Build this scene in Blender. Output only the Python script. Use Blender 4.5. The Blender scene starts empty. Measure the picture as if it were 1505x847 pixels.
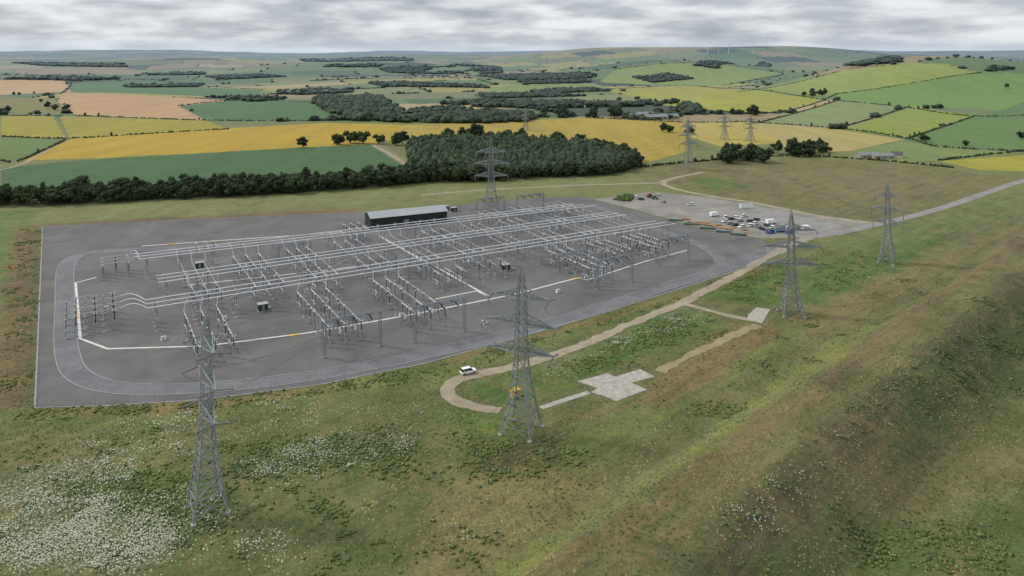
import bpy, bmesh, math, random
import numpy as np
from mathutils import Vector, Matrix
random.seed(7); rng=np.random.default_rng(7)
S=bpy.context.scene
COL=S.collection
# ---------------------------------------------------------------- survey: bearings and dips from the drone position
CAMH=100.0; FPX=1075.0; VH=76.0
def sm(x,a,b):
    t=np.clip((x-a)/(b-a),0,1); return t*t*(3-2*t)
def height(x,y):
    x=np.asarray(x,float); y=np.asarray(y,float)
    r=np.hypot(x,y)
    d=(x-1)*.683-(y-139)*.7305
    dd=d+1.8*np.sin(x/33+y/29)+.8*np.sin(x/9-y/11)
    z=(5.5*sm(dd,-4,7)-14*sm(dd,20,44)+6*sm(dd,68,77)-3*sm(dd,84,110))*(1-sm(r,430,580))
    far=sm(r,800,2600)
    und=np.sin(x/410+1.3)*np.cos(y/530+.4)+.6*np.sin(x/230+y/310)+.5*np.cos(x/900-y/700)
    z=z+far*(-24+9*und+5*sm(r,1500,3000)*np.sin(x/350-y/480+2))
    def G(cx,cy,a,sx,sy): return a*np.exp(-((x-cx)/sx)**2-((y-cy)/sy)**2)
    z=z+G(1200,2200,99,370,440)+G(1900,2400,80,460,540)+G(800,3500,80,500,480)+G(1650,3600,62,500,420)
    z=z+G(1740,6500,144,1400,1000)+G(600,7000,80,900,900)+G(3600,6800,80,1500,900)
    z=z+G(-900,4700,50,900,500)+G(-3000,6000,60,1500,700)+G(-600,8500,60,2000,700)
    vf=sm(r,6000,17000)
    z=z+vf*(88+38*np.sin(x/2300+y/3100)+22*np.sin(x/900+1+y/5000)+16*np.cos(x/1500-y/1900))
    return z
TS=np.geomspace(60,30000,5000)
def P(u,v,z=None):
    d=np.array([(u-752.5)/FPX,1.0,-(v-VH)/FPX])
    if z is not None:
        t=(z-CAMH)/d[2]; return Vector((d[0]*t,d[1]*t,z))
    px=d[0]*TS; py=d[1]*TS; pz=CAMH+d[2]*TS
    g=pz-height(px,py)
    k=np.argmax(g<0)
    if g[k]>=0: t=TS[-1]
    elif k==0: t=TS[0]
    else: t=TS[k-1]+(TS[k]-TS[k-1])*g[k-1]/(g[k-1]-g[k])
    x,y=d[0]*t,d[1]*t
    return Vector((x,y,float(height(x,y))))
def inpoly(x,y,poly):
    poly=np.array([(p[0],p[1]) for p in poly])
    m=np.zeros(x.shape,bool)
    bb=(x>=poly[:,0].min())&(x<=poly[:,0].max())&(y>=poly[:,1].min())&(y<=poly[:,1].max())
    ix=np.nonzero(bb)[0]
    if len(ix)==0: return m
    xx=x[ix]; yy=y[ix]; c=np.zeros(len(ix),bool)
    n=len(poly)
    for i in range(n):
        x1,y1=poly[i]; x2,y2=poly[(i+1)%n]
        if y1==y2: continue
        c^=((y1>yy)!=(y2>yy))&(xx<(x2-x1)*(yy-y1)/(y2-y1)+x1)
    m[ix]=c
    return m
def lin(c):
    return tuple(((v/255)/12.92 if v/255<=.04045 else ((v/255+.055)/1.055)**2.4) for v in c)
# ---------------------------------------------------------------- materials
def nmat(name,rough=.8,metal=0):
    m=bpy.data.materials.new(name); m.use_nodes=True
    nt=m.node_tree; b=nt.nodes['Principled BSDF']
    b.inputs['Roughness'].default_value=rough; b.inputs['Metallic'].default_value=metal
    return m,nt,b
def N(nt,t,**k):
    n=nt.nodes.new(t)
    for a,v in k.items(): setattr(n,a,v)
    return n
def mixc(nt,fac,a,b,mode='MIX'):
    n=N(nt,'ShaderNodeMix',data_type='RGBA',blend_type=mode)
    for i,v in ((0,fac),(6,a),(7,b)):
        if hasattr(v,'is_linked'): nt.links.new(v,n.inputs[i])
        else: n.inputs[i].default_value=v if i==0 else (*v,1) if len(v)==3 else v
    return n.outputs[2]
def noise(nt,vec,scale,detail=4,rough=.55,dist=0):
    n=N(nt,'ShaderNodeTexNoise'); n.inputs['Scale'].default_value=scale
    n.inputs['Detail'].default_value=detail; n.inputs['Roughness'].default_value=rough
    n.inputs['Distortion'].default_value=dist
    if vec is not None: nt.links.new(vec,n.inputs['Vector'])
    return n.outputs['Fac']
def mr(nt,v,a,b,c,d):
    n=N(nt,'ShaderNodeMapRange'); nt.links.new(v,n.inputs[0])
    for i,q in zip((1,2,3,4),(a,b,c,d)): n.inputs[i].default_value=q
    return n.outputs[0]
def math_(nt,op,a,b):
    n=N(nt,'ShaderNodeMath',operation=op)
    for i,v in ((0,a),(1,b)):
        if hasattr(v,'is_linked'): nt.links.new(v,n.inputs[i])
        else: n.inputs[i].default_value=v
    return n.outputs[0]
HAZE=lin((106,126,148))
def haze(nt,col,k=12500):  # aerial haze painted into the base colour, growing with distance from the origin
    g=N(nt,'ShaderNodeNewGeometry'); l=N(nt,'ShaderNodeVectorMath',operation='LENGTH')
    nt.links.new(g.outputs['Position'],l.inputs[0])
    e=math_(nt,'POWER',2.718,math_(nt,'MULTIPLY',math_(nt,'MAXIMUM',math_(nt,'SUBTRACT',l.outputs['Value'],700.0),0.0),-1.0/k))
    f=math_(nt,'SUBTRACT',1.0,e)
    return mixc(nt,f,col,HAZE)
def simple(name,srgb,rough=.7,metal=0,var=.25,scale=.6,albedo=None):
    m,nt,b=nmat(name,rough,metal)
    c=albedo or lin(srgb)
    g=N(nt,'ShaderNodeNewGeometry')
    n=noise(nt,g.outputs['Position'],scale,3)
    f=mr(nt,n,.3,.7,1-var,1+var)
    v=N(nt,'ShaderNodeVectorMath',operation='SCALE'); v.inputs[0].default_value=c
    nt.links.new(f,v.inputs['Scale']); nt.links.new(v.outputs[0],b.inputs['Base Color'])
    return m
def foliage(name,dark,light,scale=.35,lo=.7,hi=1.3):
    m,nt,b=nmat(name,.9)
    g=N(nt,'ShaderNodeNewGeometry'); o=N(nt,'ShaderNodeObjectInfo')
    n=noise(nt,g.outputs['Position'],scale,5,.65)
    c=mixc(nt,mr(nt,n,.35,.68,0,1),lin(dark),lin(light))
    v=N(nt,'ShaderNodeVectorMath',operation='SCALE'); nt.links.new(c,v.inputs[0])
    nt.links.new(mr(nt,o.outputs['Random'],0,1,lo,hi),v.inputs['Scale'])
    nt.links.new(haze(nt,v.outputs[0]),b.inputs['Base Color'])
    return m
def gravel(name,c1,c2,s1=.08,s2=2.5):
    m,nt,b=nmat(name,.92)
    g=N(nt,'ShaderNodeNewGeometry'); p=g.outputs['Position']
    n1=noise(nt,p,s1,6,.65,.6); n2=noise(nt,p,s2,3,.7)
    f=math_(nt,'ADD',math_(nt,'MULTIPLY',n1,.65),math_(nt,'MULTIPLY',n2,.35))
    c=mixc(nt,mr(nt,f,.36,.64,0,1),lin(c1),lin(c2))
    nt.links.new(c,b.inputs['Base Color'])
    return m
M={}
M['steel']=simple('galvanised_steel',(150,155,160),.6,0,.2,.3)
M['steeldark']=simple('weathered_steel',(124,132,140),.6,0,.15,.3)
M['fence']=simple('fence_wire',(96,100,102),.6,0,.1,.3)
M['tower']=simple('tower_steel',(128,133,132),.65,0,.18,.2)
M['alu']=simple('aluminium_tube',(214,217,220),.5,0,.06,.2)
M['tube']=simple('dull_aluminium_tube',(182,186,190),.5,0,.1,.2)
M['black']=simple('dark_insulator',(38,38,42),.45,0,.1)
M['porc']=simple('grey_insulator',(112,106,104),.4,0,.1)
M['greygrn']=simple('dark_green_cladding',(32,41,34),.6,0,.12,.4)
M['roof']=simple('pale_metal_roof',(154,158,161),.5,0,.06,.15)
M['white']=simple('white_paint',(226,228,228),.4,0,.05)
M['turb']=simple('turbine_paint',(205,210,215),.5,0,.03)
M['conc']=simple('pale_concrete',(156,152,142),.9,0,.25,.6)
M['trough']=simple('concrete_trough_cover',(196,195,190),.9,0,.14,.5)
M['kerb']=simple('kerb_concrete',(136,137,138),.9,0,.25,.4)
M['yellow']=simple('yellow_paint',(205,165,40),.6,0,.08)
M['orange']=simple('orange_paint',(205,100,40),.6,0,.08)
M['blue']=simple('blue_paint',(45,85,135),.5,0,.08)
M['teal']=simple('teal_green_paint',(86,112,106),.5,0,.08)
M['red']=simple('red_paint',(150,45,35),.5,0,.08)
M['glass']=simple('dark_window_glass',(24,28,33),.12,0,.02)
M['tyre']=simple('tyre_rubber',(24,24,25),.85,0,.1)
M['carblack']=simple('black_car_paint',(30,32,36),.3,0,.03)
M['carsilver']=simple('silver_car_paint',(150,153,157),.3,.3,.03)
M['carblue']=simple('blue_car_paint',(38,55,90),.3,0,.03)
M['lamp']=simple('lamp_lens',(215,215,205),.2,0,.03)
M['bark']=simple('tree_bark',(74,64,52),.95,0,.2,1)
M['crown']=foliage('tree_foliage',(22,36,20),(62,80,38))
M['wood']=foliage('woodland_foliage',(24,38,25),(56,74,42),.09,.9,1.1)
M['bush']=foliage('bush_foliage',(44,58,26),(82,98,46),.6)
M['weed']=foliage('weed_foliage',(64,80,36),(102,110,58),.25,.95,1.05)
M['asphalt']=gravel('site_gravel_asphalt',(78,77,76),(106,104,102),.05,1.4)
M['road']=gravel('dark_road_asphalt',(86,87,90),(118,118,121),.09,1.6)
M['track']=gravel('dirt_track_gravel',(126,114,92),(160,150,128),.15,1.2)
M['worn']=gravel('worn_earth_and_grass',(118,110,74),(152,138,104),.3,1.0)
M['yard']=gravel('pale_hardstanding',(104,101,95),(144,140,132),.06,.8)
M['tarmac']=gravel('access_road_tarmac',(116,114,111),(142,139,133),.1,1.5)
M['barnwall']=simple('barn_wall',(150,140,125),.8,0,.1)
M['barnroof']=simple('barn_roof',(120,125,130),.7,0,.1)
M['slate']=simple('slate_roof',(80,82,88),.8,0,.1)
M['harl']=simple('pale_house_wall',(190,182,168),.8,0,.1)
M['timber']=simple('stacked_timber',(164,128,94),.9,0,.3,.8)
M['wire']=simple('conductor_wire',(96,100,104),.5,.2,.02)
M['flower']=simple('white_flower_heads',(178,182,160),.9,0,.25,2)
# ---------------------------------------------------------------- mesh helper
class MB:
    def __init__(s): s.v=[]; s.f=[]
    def beam(s,a,b,w,w2=None,n=4,cap=True):
        a=Vector(a); b=Vector(b); d=(b-a)
        if d.length<1e-6: return
        d.normalize(); up=Vector((0,0,1)) if abs(d.z)<.95 else Vector((1,0,0))
        p=d.cross(up).normalized(); q=d.cross(p)
        w2=w if w2 is None else w2; i0=len(s.v)
        for c,ww in ((a,w),(b,w2)):
            for k in range(n):
                t=2*math.pi*(k+.5)/n; r=ww/2*(1.3 if n==4 else 1)
                s.v.append(c+p*math.cos(t)*r+q*math.sin(t)*r)
        for k in range(n):
            s.f.append((i0+k,i0+(k+1)%n,i0+n+(k+1)%n,i0+n+k))
        if cap:
            s.f.append(tuple(i0+n-1-k for k in range(n))); s.f.append(tuple(i0+n+k for k in range(n)))
    def box(s,c,sz,rz=0):
        i0=len(s.v); cx,cy,cz=c; a,b,h=sz[0]/2,sz[1]/2,sz[2]/2; cr,sr=math.cos(rz),math.sin(rz)
        for z in (-h,h):
            for x,y in ((-a,-b),(a,-b),(a,b),(-a,b)):
                s.v.append(Vector((cx+x*cr-y*sr,cy+x*sr+y*cr,cz+z)))
        for f in ((0,3,2,1),(4,5,6,7),(0,1,5,4),(1,2,6,5),(2,3,7,6),(3,0,4,7)):
            s.f.append(tuple(i0+k for k in f))
    def lathe(s,prof,n=8,c=(0,0,0),mat=None):
        i0=len(s.v)
        for r,z in prof:
            for k in range(n):
                t=2*math.pi*k/n; p=Vector((r*math.cos(t),r*math.sin(t),z))
                if mat: p=mat@p
                s.v.append(Vector(c)+p)
        for j in range(len(prof)-1):
            for k in range(n):
                s.f.append((i0+j*n+k,i0+j*n+(k+1)%n,i0+(j+1)*n+(k+1)%n,i0+(j+1)*n+k))
        s.f.append(tuple(i0+n-1-k for k in range(n))); s.f.append(tuple(i0+(len(prof)-1)*n+k for k in range(n)))
    def insul(s,a,b,r=.2,ribs=9,n=8):
        a=Vector(a); b=Vector(b); d=b-a; L=d.length
        rot=d.to_track_quat('Z','Y').to_matrix()
        pr=[]
        for i in range(ribs):
            z=L*i/ribs; pr+= [(r*.6,z),(r,z+L/ribs*.45),(r*.6,z+L/ribs*.6)]
        pr.append((r*.6,L)); s.lathe(pr,n,a,rot)
    def extrude(s,prof,y0,y1):
        i0=len(s.v); n=len(prof)
        for y in (y0,y1):
            for x,z in prof: s.v.append(Vector((x,y,z)))
        for k in range(n): s.f.append((i0+k,i0+(k+1)%n,i0+n+(k+1)%n,i0+n+k))
        s.f.append(tuple(i0+n-1-k for k in range(n))); s.f.append(tuple(i0+n+k for k in range(n)))
    def mesh(s,name,mat,smooth=False):
        me=bpy.data.meshes.new(name); me.from_pydata([tuple(v) for v in s.v],[],s.f)
        me.materials.append(mat)
        bm=bmesh.new(); bm.from_mesh(me); bmesh.ops.recalc_face_normals(bm,faces=bm.faces); bm.to_mesh(me); bm.free()
        if smooth:
            for p in me.polygons: p.use_smooth=True
        return me
def npmesh(name,V,Fa,mat):
    me=bpy.data.meshes.new(name); n,k=Fa.shape
    me.vertices.add(len(V)); me.vertices.foreach_set('co',np.asarray(V,np.float32).ravel())
    me.loops.add(n*k); me.loops.foreach_set('vertex_index',Fa.astype(np.int32).ravel())
    me.polygons.add(n); me.polygons.foreach_set('loop_start',np.arange(0,n*k,k,dtype=np.int32))
    me.materials.append(mat); me.update(calc_edges=True); me.validate()
    return me
def setp(o,label=None,cat=None,group=None,kind=None):
    if label: o['label']=label
    if cat: o['category']=cat
    if group: o['group']=group
    if kind: o['kind']=kind
def single(name,me,label,cat,group=None,kind=None,loc=(0,0,0),rz=0,sc=1):
    o=bpy.data.objects.new(name,me); COL.objects.link(o); o.location=loc; o.rotation_euler=(0,0,rz); o.scale=(sc,sc,sc)
    setp(o,label,cat,group,kind); return o
def thing(name,parts,loc,rz,label,cat,group=None,sc=(1,1,1)):
    r=bpy.data.objects.new(name,None); COL.objects.link(r); r.empty_display_size=.5
    r.location=loc; r.rotation_euler=(0,0,rz); r.scale=sc if not isinstance(sc,(int,float)) else (sc,sc,sc)
    setp(r,label,cat,group)
    for p in parts:
        o=bpy.data.objects.new(p[0],p[1]); COL.objects.link(o); o.parent=r
        if len(p)>2:
            for q in p[2]:
                c=bpy.data.objects.new(q[0],q[1]); COL.objects.link(c); c.parent=o
    return r
# ---------------------------------------------------------------- terrain
rows=[55.0]
while rows[-1]<30000:
    r=rows[-1]; rows.append(r*(1+(.0055 if r<1100 else .0115)))
R=np.array(rows); NA=900
AZ=np.radians(np.linspace(-52,52,NA))
RR,AA=np.meshgrid(R,AZ,indexing='ij')
gx=(RR*np.sin(AA)).ravel(); gy=(RR*np.cos(AA)).ravel(); gr=RR.ravel()
gz=height(gx,gy)
V=np.stack([gx,gy,gz],1)
nr=len(R)
ii,jj=np.meshgrid(np.arange(nr-1),np.arange(NA-1),indexing='ij')
a=(ii*NA+jj).ravel(); Fq=np.stack([a,a+1,a+NA+1,a+NA],1)
C=np.zeros((len(gx),4)); 
C[:]=(*lin((94,98,60)),1.0)
def W(pts): return [P(u,v) for u,v in pts]
ang=math.radians(17); X2=gx*math.cos(ang)+gy*math.sin(ang); Y2=-gx*math.sin(ang)+gy*math.cos(ang)
X2=X2+40*np.sin(Y2/500); Y2=Y2+50*np.sin(X2/700)
def hsh(a,b=0): 
    q=np.sin(a*127.1+b*311.7+3.1)*43758.5453; return q-np.floor(q)
rw=280.0; row=np.floor(Y2/rw); fy=Y2/rw-row
cw=300+300*hsh(row,7); cx=(X2+1000*hsh(row,3))/cw; col=np.floor(cx); fx=cx-col
hid=hsh(row,col)
pal=np.array([lin(c) for c in [(86,108,62),(108,122,70),(76,102,62),(96,112,70),(146,138,74),(116,124,78),(158,142,102),(92,114,64),(66,90,56),(48,62,44),(108,112,74),(138,124,92)]])
pc=pal[(hid*len(pal)).astype(int)%len(pal)]
far=gr>760
C[far,:3]=pc[far]; C[far,3]=.25
hw=np.maximum(3.5,gr*.0010)
ed=far&((np.minimum(fy,1-fy)*rw<hw)|(np.minimum(fx,1-fx)*cw<hw))&(hsh(row,col+11)>.3)
HC=np.array(lin((48,62,40))); C[ed,:3]=HC
wx=gx+1.6*np.sin(gx/7+gy/11)+1.0*np.sin(gx/3.1-gy/4.3); wy=gy+1.6*np.cos(gx/9-gy/6)+1.0*np.sin(gy/3.7+gx/2.9)
def paint(pts,c,wild=.25,blend=1.0,warp=False,soft=.5):
    w=W(pts)
    if not warp:
        m=inpoly(gx,gy,w)
        C[m,:3]=C[m,:3]*(1-blend)+np.array(lin(c))*blend; C[m,3]=wild; return
    acc=np.zeros(len(gx))
    for dx,dy in ((0,0),(3,1),(-2,3),(-3,-2),(2,-3),(5,4),(-5,4),(-4,-5),(5,-4)):
        acc+=inpoly(wx+dx*soft,wy+dy*soft,w)
    acc=(acc/9*blend)[:,None]
    C[:,:3]=C[:,:3]*(1-acc)+np.array(lin(c))*acc; C[:,3:]=C[:,3:]*(1-acc)+wild*acc
paint([(-200,290),(-200,180),(600,180),(900,200),(1100,200),(1505,225),(1800,240),(1800,300),(900,320),(0,330)],(106,112,66),.6)
paint([(0,170),(78,171),(97,203),(0,201)],(144,134,50))
paint([(0,202),(92,205),(30,236),(0,234)],(92,114,58))
paint([(88,171),(300,177),(335,190),(102,203)],(144,134,52))
paint([(-60,118),(95,119),(106,135),(-60,143)],(182,148,106))
paint([(-60,142),(80,145),(100,168),(-60,166)],(114,110,60))
paint([(92,136),(340,148),(262,156),(302,177),(112,170),(85,150)],(174,142,104))
paint([(262,156),(345,148),(470,150),(505,176),(330,179)],(64,98,52))
paint([(100,122),(230,119),(388,133),(375,145),(110,136)],(70,104,56))
paint([(20,100),(180,97),(262,108),(60,110)],(136,120,88))
paint([(390,148),(460,150),(500,165),(470,152)],(68,96,52))
paint([(0,278),(0,247),(120,236),(545,211),(612,251),(560,256),(300,270),(30,279)],(60,92,54))
paint([(33,236),(105,204),(330,189),(480,181),(612,184),(612,198),(545,212),(130,233)],(166,140,54))
paint([(560,200),(600,184),(860,173),(1005,180),(1012,222),(935,243),(880,214),(700,203),(620,202)],(158,138,64))
paint([(545,213),(560,213),(616,246),(606,252)],(128,120,92))
paint([(880,131),(1020,126),(1212,147),(1130,166),(1000,160),(960,148)],(144,142,54))
paint([(905,102),(1050,94),(1150,108),(1062,126),(880,121)],(122,138,70))
paint([(720,128),(870,122),(905,131),(860,138),(720,136)],(112,132,62))
paint([(940,137),(1090,150),(1000,160)],(150,148,60))
paint([(1085,135),(1230,106),(1385,93),(1440,108),(1230,138),(1210,141)],(130,140,68))
paint([(1230,138),(1442,107),(1560,112),(1560,166),(1320,156),(1240,151)],(102,132,58))
paint([(1115,181),(1230,148),(1322,157),(1232,188)],(120,132,84))
paint([(1235,190),(1337,157),(1432,170),(1330,203)],(126,138,60))
paint([(1335,203),(1432,171),(1600,166),(1600,224),(1380,216)],(88,116,60))
paint([(1105,180),(1230,190),(1330,205),(1250,222),(1180,225),(1110,202)],(160,148,94))
paint([(1015,181),(1105,179),(1150,210),(1060,216),(1010,200)],(166,150,84))
paint([(1250,224),(1330,206),(1380,216),(1505,224),(1380,236),(1300,240)],(110,126,70))
paint([(1380,237),(1600,222),(1600,255),(1440,250)],(150,144,58))
paint([(1410,180),(1505,150),(1600,160),(1600,170),(1440,175)],(82,108,56))
paint([(930,246),(1070,234),(1300,236),(1440,256),(1505,262),(1400,300),(1300,325),(1100,298),(1040,285),(980,268)],(104,101,65),.9,1,True)
paint([(1060,245),(1300,250),(1420,268),(1300,300),(1100,270)],(112,102,72),.9,.6,True)
paint([(1020,262),(1060,262),(1100,275),(1050,283),(1025,275)],(82,100,46),.9,1,True)
paint([(-100,306),(300,292),(600,280),(860,262),(980,262),(980,275),(700,292),(560,300),(60,330),(-100,345)],(112,116,72),.8,1,True)
# near ground
paint([(-80,310),(60,310),(30,335),(8,480),(-80,520)],(90,108,54),1,1,True)
paint([(20,335),(64,330),(52,603),(-30,603),(0,450)],(108,90,62),1,1,True)
paint([(44,335),(62,333),(50,600),(34,600)],(80,86,48),1,.8,True,.3)
paint([(50,330),(300,318),(530,306),(530,312),(70,336)],(108,92,64),.9,1,True)
paint([(0,600),(640,560),(740,640),(1000,600),(760,847),(-100,900),(-200,700)],(90,97,56),1,1,True)
paint([(0,600),(300,590),(560,556),(640,548),(650,566),(300,612),(0,640)],(96,106,54),1,.9,True)
paint([(40,601),(160,598),(300,589),(470,567),(620,537),(640,541),(470,577),(300,600),(160,611),(40,614)],(120,106,64),1,1,True,.3)
paint([(340,655),(520,640),(620,660),(600,690),(420,700),(330,690)],(64,80,36),1,1,True)
paint([(100,700),(300,690),(340,740),(260,800),(120,760)],(68,90,38),1,1,True)
paint([(0,640),(140,640),(140,690),(0,690)],(114,106,70),1,.8,True)
paint([(0,690),(150,680),(260,800),(220,847),(-100,847)],(110,116,80),1,.8,True)
paint([(640,600),(740,610),(780,700),(700,690)],(88,110,48),1,.9,True)
paint([(690,645),(800,640),(870,670),(790,720),(690,700)],(76,72,44),1,1,True)
paint([(640,700),(900,690),(860,760),(700,847),(600,847)],(122,113,70),1,.8,True)
paint([(700,847),(960,690),(1210,510),(1300,450),(1250,520),(1010,690),(780,847)],(110,116,62),1,.9,True)
paint([(780,847),(1010,690),(1250,520),(1505,340),(1700,260),(1700,300),(1560,345),(1330,510),(1120,690),(930,847)],(109,95,66),1,1,True)
paint([(850,847),(1060,700),(1290,520),(1530,345),(1700,270),(1700,285),(1550,350),(1320,520),(1090,700),(890,847)],(94,98,56),1,.9,True,.4)
paint([(960,847),(1130,700),(1340,520),(1560,360),(1700,300),(1700,420),(1400,560),(1200,720),(1100,847)],(80,76,50),1,1,True)
paint([(1060,847),(1180,730),(1380,560),(1600,430),(1700,390),(1700,420),(1400,580),(1200,740),(1100,847)],(118,106,76),1,1,True)
paint([(1100,847),(1200,740),(1400,580),(1700,420),(1800,900)],(92,100,58),1,1,True)
paint([(1320,560),(1500,430),(1600,420),(1600,560),(1450,570),(1350,620)],(68,82,40),1,.9,True)
paint([(1180,700),(1400,640),(1600,640),(1600,700),(1300,760)],(112,104,72),1,.7,True)
paint([(1250,780),(1505,740),(1600,800),(1505,847),(1260,847)],(74,90,44),1,.8,True)
paint([(820,640),(1000,560),(1150,480),(1260,430),(1330,400),(1200,480),(1020,600),(820,700)],(98,109,54),1,.9,True)
paint([(930,590),(1000,530),(1090,485),(1160,480),(1060,545),(980,600)],(120,100,68),1,.9,True)
paint([(1160,470),(1330,400),(1480,330),(1500,336),(1350,420),(1200,500)],(114,102,68),1,.8,True)
paint([(1150,410),(1300,360),(1430,330),(1300,400),(1200,450),(1170,450)],(76,98,44),1,1,True)
paint([(1180,356),(1400,305),(1600,262),(1600,290),(1430,335),(1300,365),(1160,400)],(94,106,58),1,.8,True)
paint([(1040,425),(1140,385),(1160,400),(1140,450),(1040,440)],(72,98,40),1,1,True)
paint([(800,545),(1000,455),(1050,463),(900,520),(800,560)],(88,106,60),1,1,True)
paint([(700,560),(790,535),(860,560),(800,590),(730,600),(690,580)],(74,100,40),1,1,True)
paint([(960,460),(1060,480),(900,550),(820,560),(880,520)],(72,98,40),1,1,True)
paint([(400,566),(700,520),(1130,392),(1135,400),(1000,445),(700,545),(640,562)],(92,106,52),1,.9,True)
paint([(640,537),(750,503),(870,469),(1000,432),(1130,392),(1134,396),(1010,437),(880,478),(760,512),(650,545)],(116,104,64),1,.9,True,.3)
gm,nt,b=nmat('ground_vegetation',.95)
at=N(nt,'ShaderNodeAttribute',attribute_name='Col'); g=N(nt,'ShaderNodeNewGeometry'); p=g.outputs['Position']
mp=N(nt,'ShaderNodeMapping'); nt.links.new(p,mp.inputs[0]); mp.inputs['Rotation'].default_value=(0,0,-math.atan2(.683,.7305)); 
mp2=N(nt,'ShaderNodeVectorMath',operation='MULTIPLY'); nt.links.new(mp.outputs[0],mp2.inputs[0]); mp2.inputs[1].default_value=(.03,.30,1)
nS=noise(nt,mp2.outputs[0],1.0,6,.68,.5)
mf=N(nt,'ShaderNodeMapping'); nt.links.new(p,mf.inputs[0]); mf.inputs['Rotation'].default_value=(0,0,-.3); mf.inputs['Scale'].default_value=(.05,.004,.02)
nF=noise(nt,mf.outputs[0],1.0,5,.6,.4)
nA=noise(nt,p,.018,5,.6,.6); nB=noise(nt,p,.11,7,.72,.5); nC=noise(nt,p,.9,5,.8)
wild=at.outputs['Alpha']
f=math_(nt,'ADD',math_(nt,'ADD',math_(nt,'MULTIPLY',mr(nt,nA,.3,.7,-1,1),.12),math_(nt,'MULTIPLY',mr(nt,nB,.32,.68,-1,1),.24)),math_(nt,'MULTIPLY',mr(nt,nC,.3,.7,-1,1),.45))
f=math_(nt,'ADD',f,math_(nt,'MULTIPLY',mr(nt,nS,.3,.7,-1,1),.28))
f=math_(nt,'ADD',math_(nt,'MULTIPLY',f,math_(nt,'MAXIMUM',wild,.22)),1.0)
f=math_(nt,'ADD',f,math_(nt,'MULTIPLY',mr(nt,nF,.3,.7,-1,1),.13))
sc=N(nt,'ShaderNodeVectorMath',operation='SCALE'); nt.links.new(at.outputs['Color'],sc.inputs[0]); nt.links.new(f,sc.inputs['Scale'])
st=math_(nt,'MULTIPLY',math_(nt,'MULTIPLY',mr(nt,noise(nt,p,.07,8,.8,1.0),.50,.64,0,1),wild),.5)
c=mixc(nt,st,sc.outputs[0],lin((138,122,80)))
dk=math_(nt,'MULTIPLY',math_(nt,'MULTIPLY',mr(nt,noise(nt,p,.2,8,.8,.8),.53,.66,0,1),wild),.55)
c=mixc(nt,dk,c,lin((58,76,32)))
hs=N(nt,'ShaderNodeHueSaturation'); hs.inputs['Saturation'].default_value=1.08; hs.inputs['Value'].default_value=.88; nt.links.new(c,hs.inputs['Color'])
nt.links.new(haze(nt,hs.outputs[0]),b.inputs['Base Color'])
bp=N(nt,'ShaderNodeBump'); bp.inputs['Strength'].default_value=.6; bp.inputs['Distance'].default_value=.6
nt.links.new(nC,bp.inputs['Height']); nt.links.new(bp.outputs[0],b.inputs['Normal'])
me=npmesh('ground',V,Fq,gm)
ca=me.color_attributes.new('Col','FLOAT_COLOR','POINT'); ca.data.foreach_set('color',C.astype(np.float32).ravel())
me.polygons.foreach_set('use_smooth',np.ones(len(me.polygons),bool))
single('ground',me,'rolling grassland and patchwork farmland reaching the horizon','ground',kind='structure')
HEDGE_V=np.nonzero(ed&(np.abs(C[:,:3]-HC).sum(1)<1e-6)&(gr<4800))[0]
# ---------------------------------------------------------------- sheets
def sheet(name,pts,mat,off,label,cat,kind='structure'):
    w=W(pts)
    bm=bmesh.new(); vs=[bm.verts.new((q[0],q[1],off+(q[2] if abs(q[2])>.02 else 0))) for q in w]; fc=bm.faces.new(vs)
    bmesh.ops.triangulate(bm,faces=bm.faces)
    for fq in bm.faces:
        fq.normal_update()
        if fq.normal.z<0: fq.normal_flip()
    m=bpy.data.meshes.new(name); bm.to_mesh(m); bm.free(); m.materials.append(mat)
    return single(name,m,label,cat,kind=kind)
def smooth_path(w,step=3.0):
    out=[]
    n=len(w)
    for i in range(n-1):
        p0=w[max(i-1,0)];p1=w[i];p2=w[i+1];p3=w[min(i+2,n-1)]
        k=max(2,int((p2-p1).length/step))
        for j in range(k):
            t=j/k
            out.append(.5*((2*p1)+(p2-p0)*t+(2*p0-5*p1+4*p2-p3)*t*t+(3*p1-p0-3*p2+p3)*t**3))
    out.append(w[-1]); return out
def ribbon(name,path,width,mat,off,label,cat,thick=0,side=0,kind='structure',rough=0,smooth=True):
    path=[Vector((q[0],q[1],0)) for q in path]
    if smooth: path=smooth_path(path,1.6 if rough else 3)
    m=MB(); n=len(path); L=[];Rr=[]; e1=e2=0
    for i,q in enumerate(path):
        d=(path[min(i+1,n-1)]-path[max(i-1,0)]).normalized(); nn=Vector((-d.y,d.x,0))
        e1=e1*.6+rough*(random.random()-.5); e2=e2*.6+rough*(random.random()-.5)
        w1=width/2+e1; w2=width/2+e2
        for sg,w_ in ((1,w1),(-1,w2)):
            e=q+nn*(side+sg*w_); z=float(height(e.x,e.y))
            (L if sg>0 else Rr).append(Vector((e.x,e.y,z+off)))
    if thick==0:
        for i in range(n): m.v+= [L[i],Rr[i]]
        for i in range(n-1): m.f.append((2*i,2*i+1,2*i+3,2*i+2))
    else:
        up=Vector((0,0,thick))
        for i in range(n): m.v+= [L[i],Rr[i],Rr[i]+up,L[i]+up]
        for i in range(n-1):
            a=4*i;b_=a+4
            m.f+=[(a+3,a+2,b_+2,b_+3),(a,a+3,b_+3,b_),(a+2,a+1,b_+1,b_+2)]
        m.f+=[(0,1,2,3),(4*n-1,4*n-2,4*n-3,4*n-4)]
    me=bpy.data.meshes.new(name); me.from_pydata([tuple(v) for v in m.v],[],m.f); me.materials.append(mat)
    return single(name,me,label,cat,kind=kind)
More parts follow.
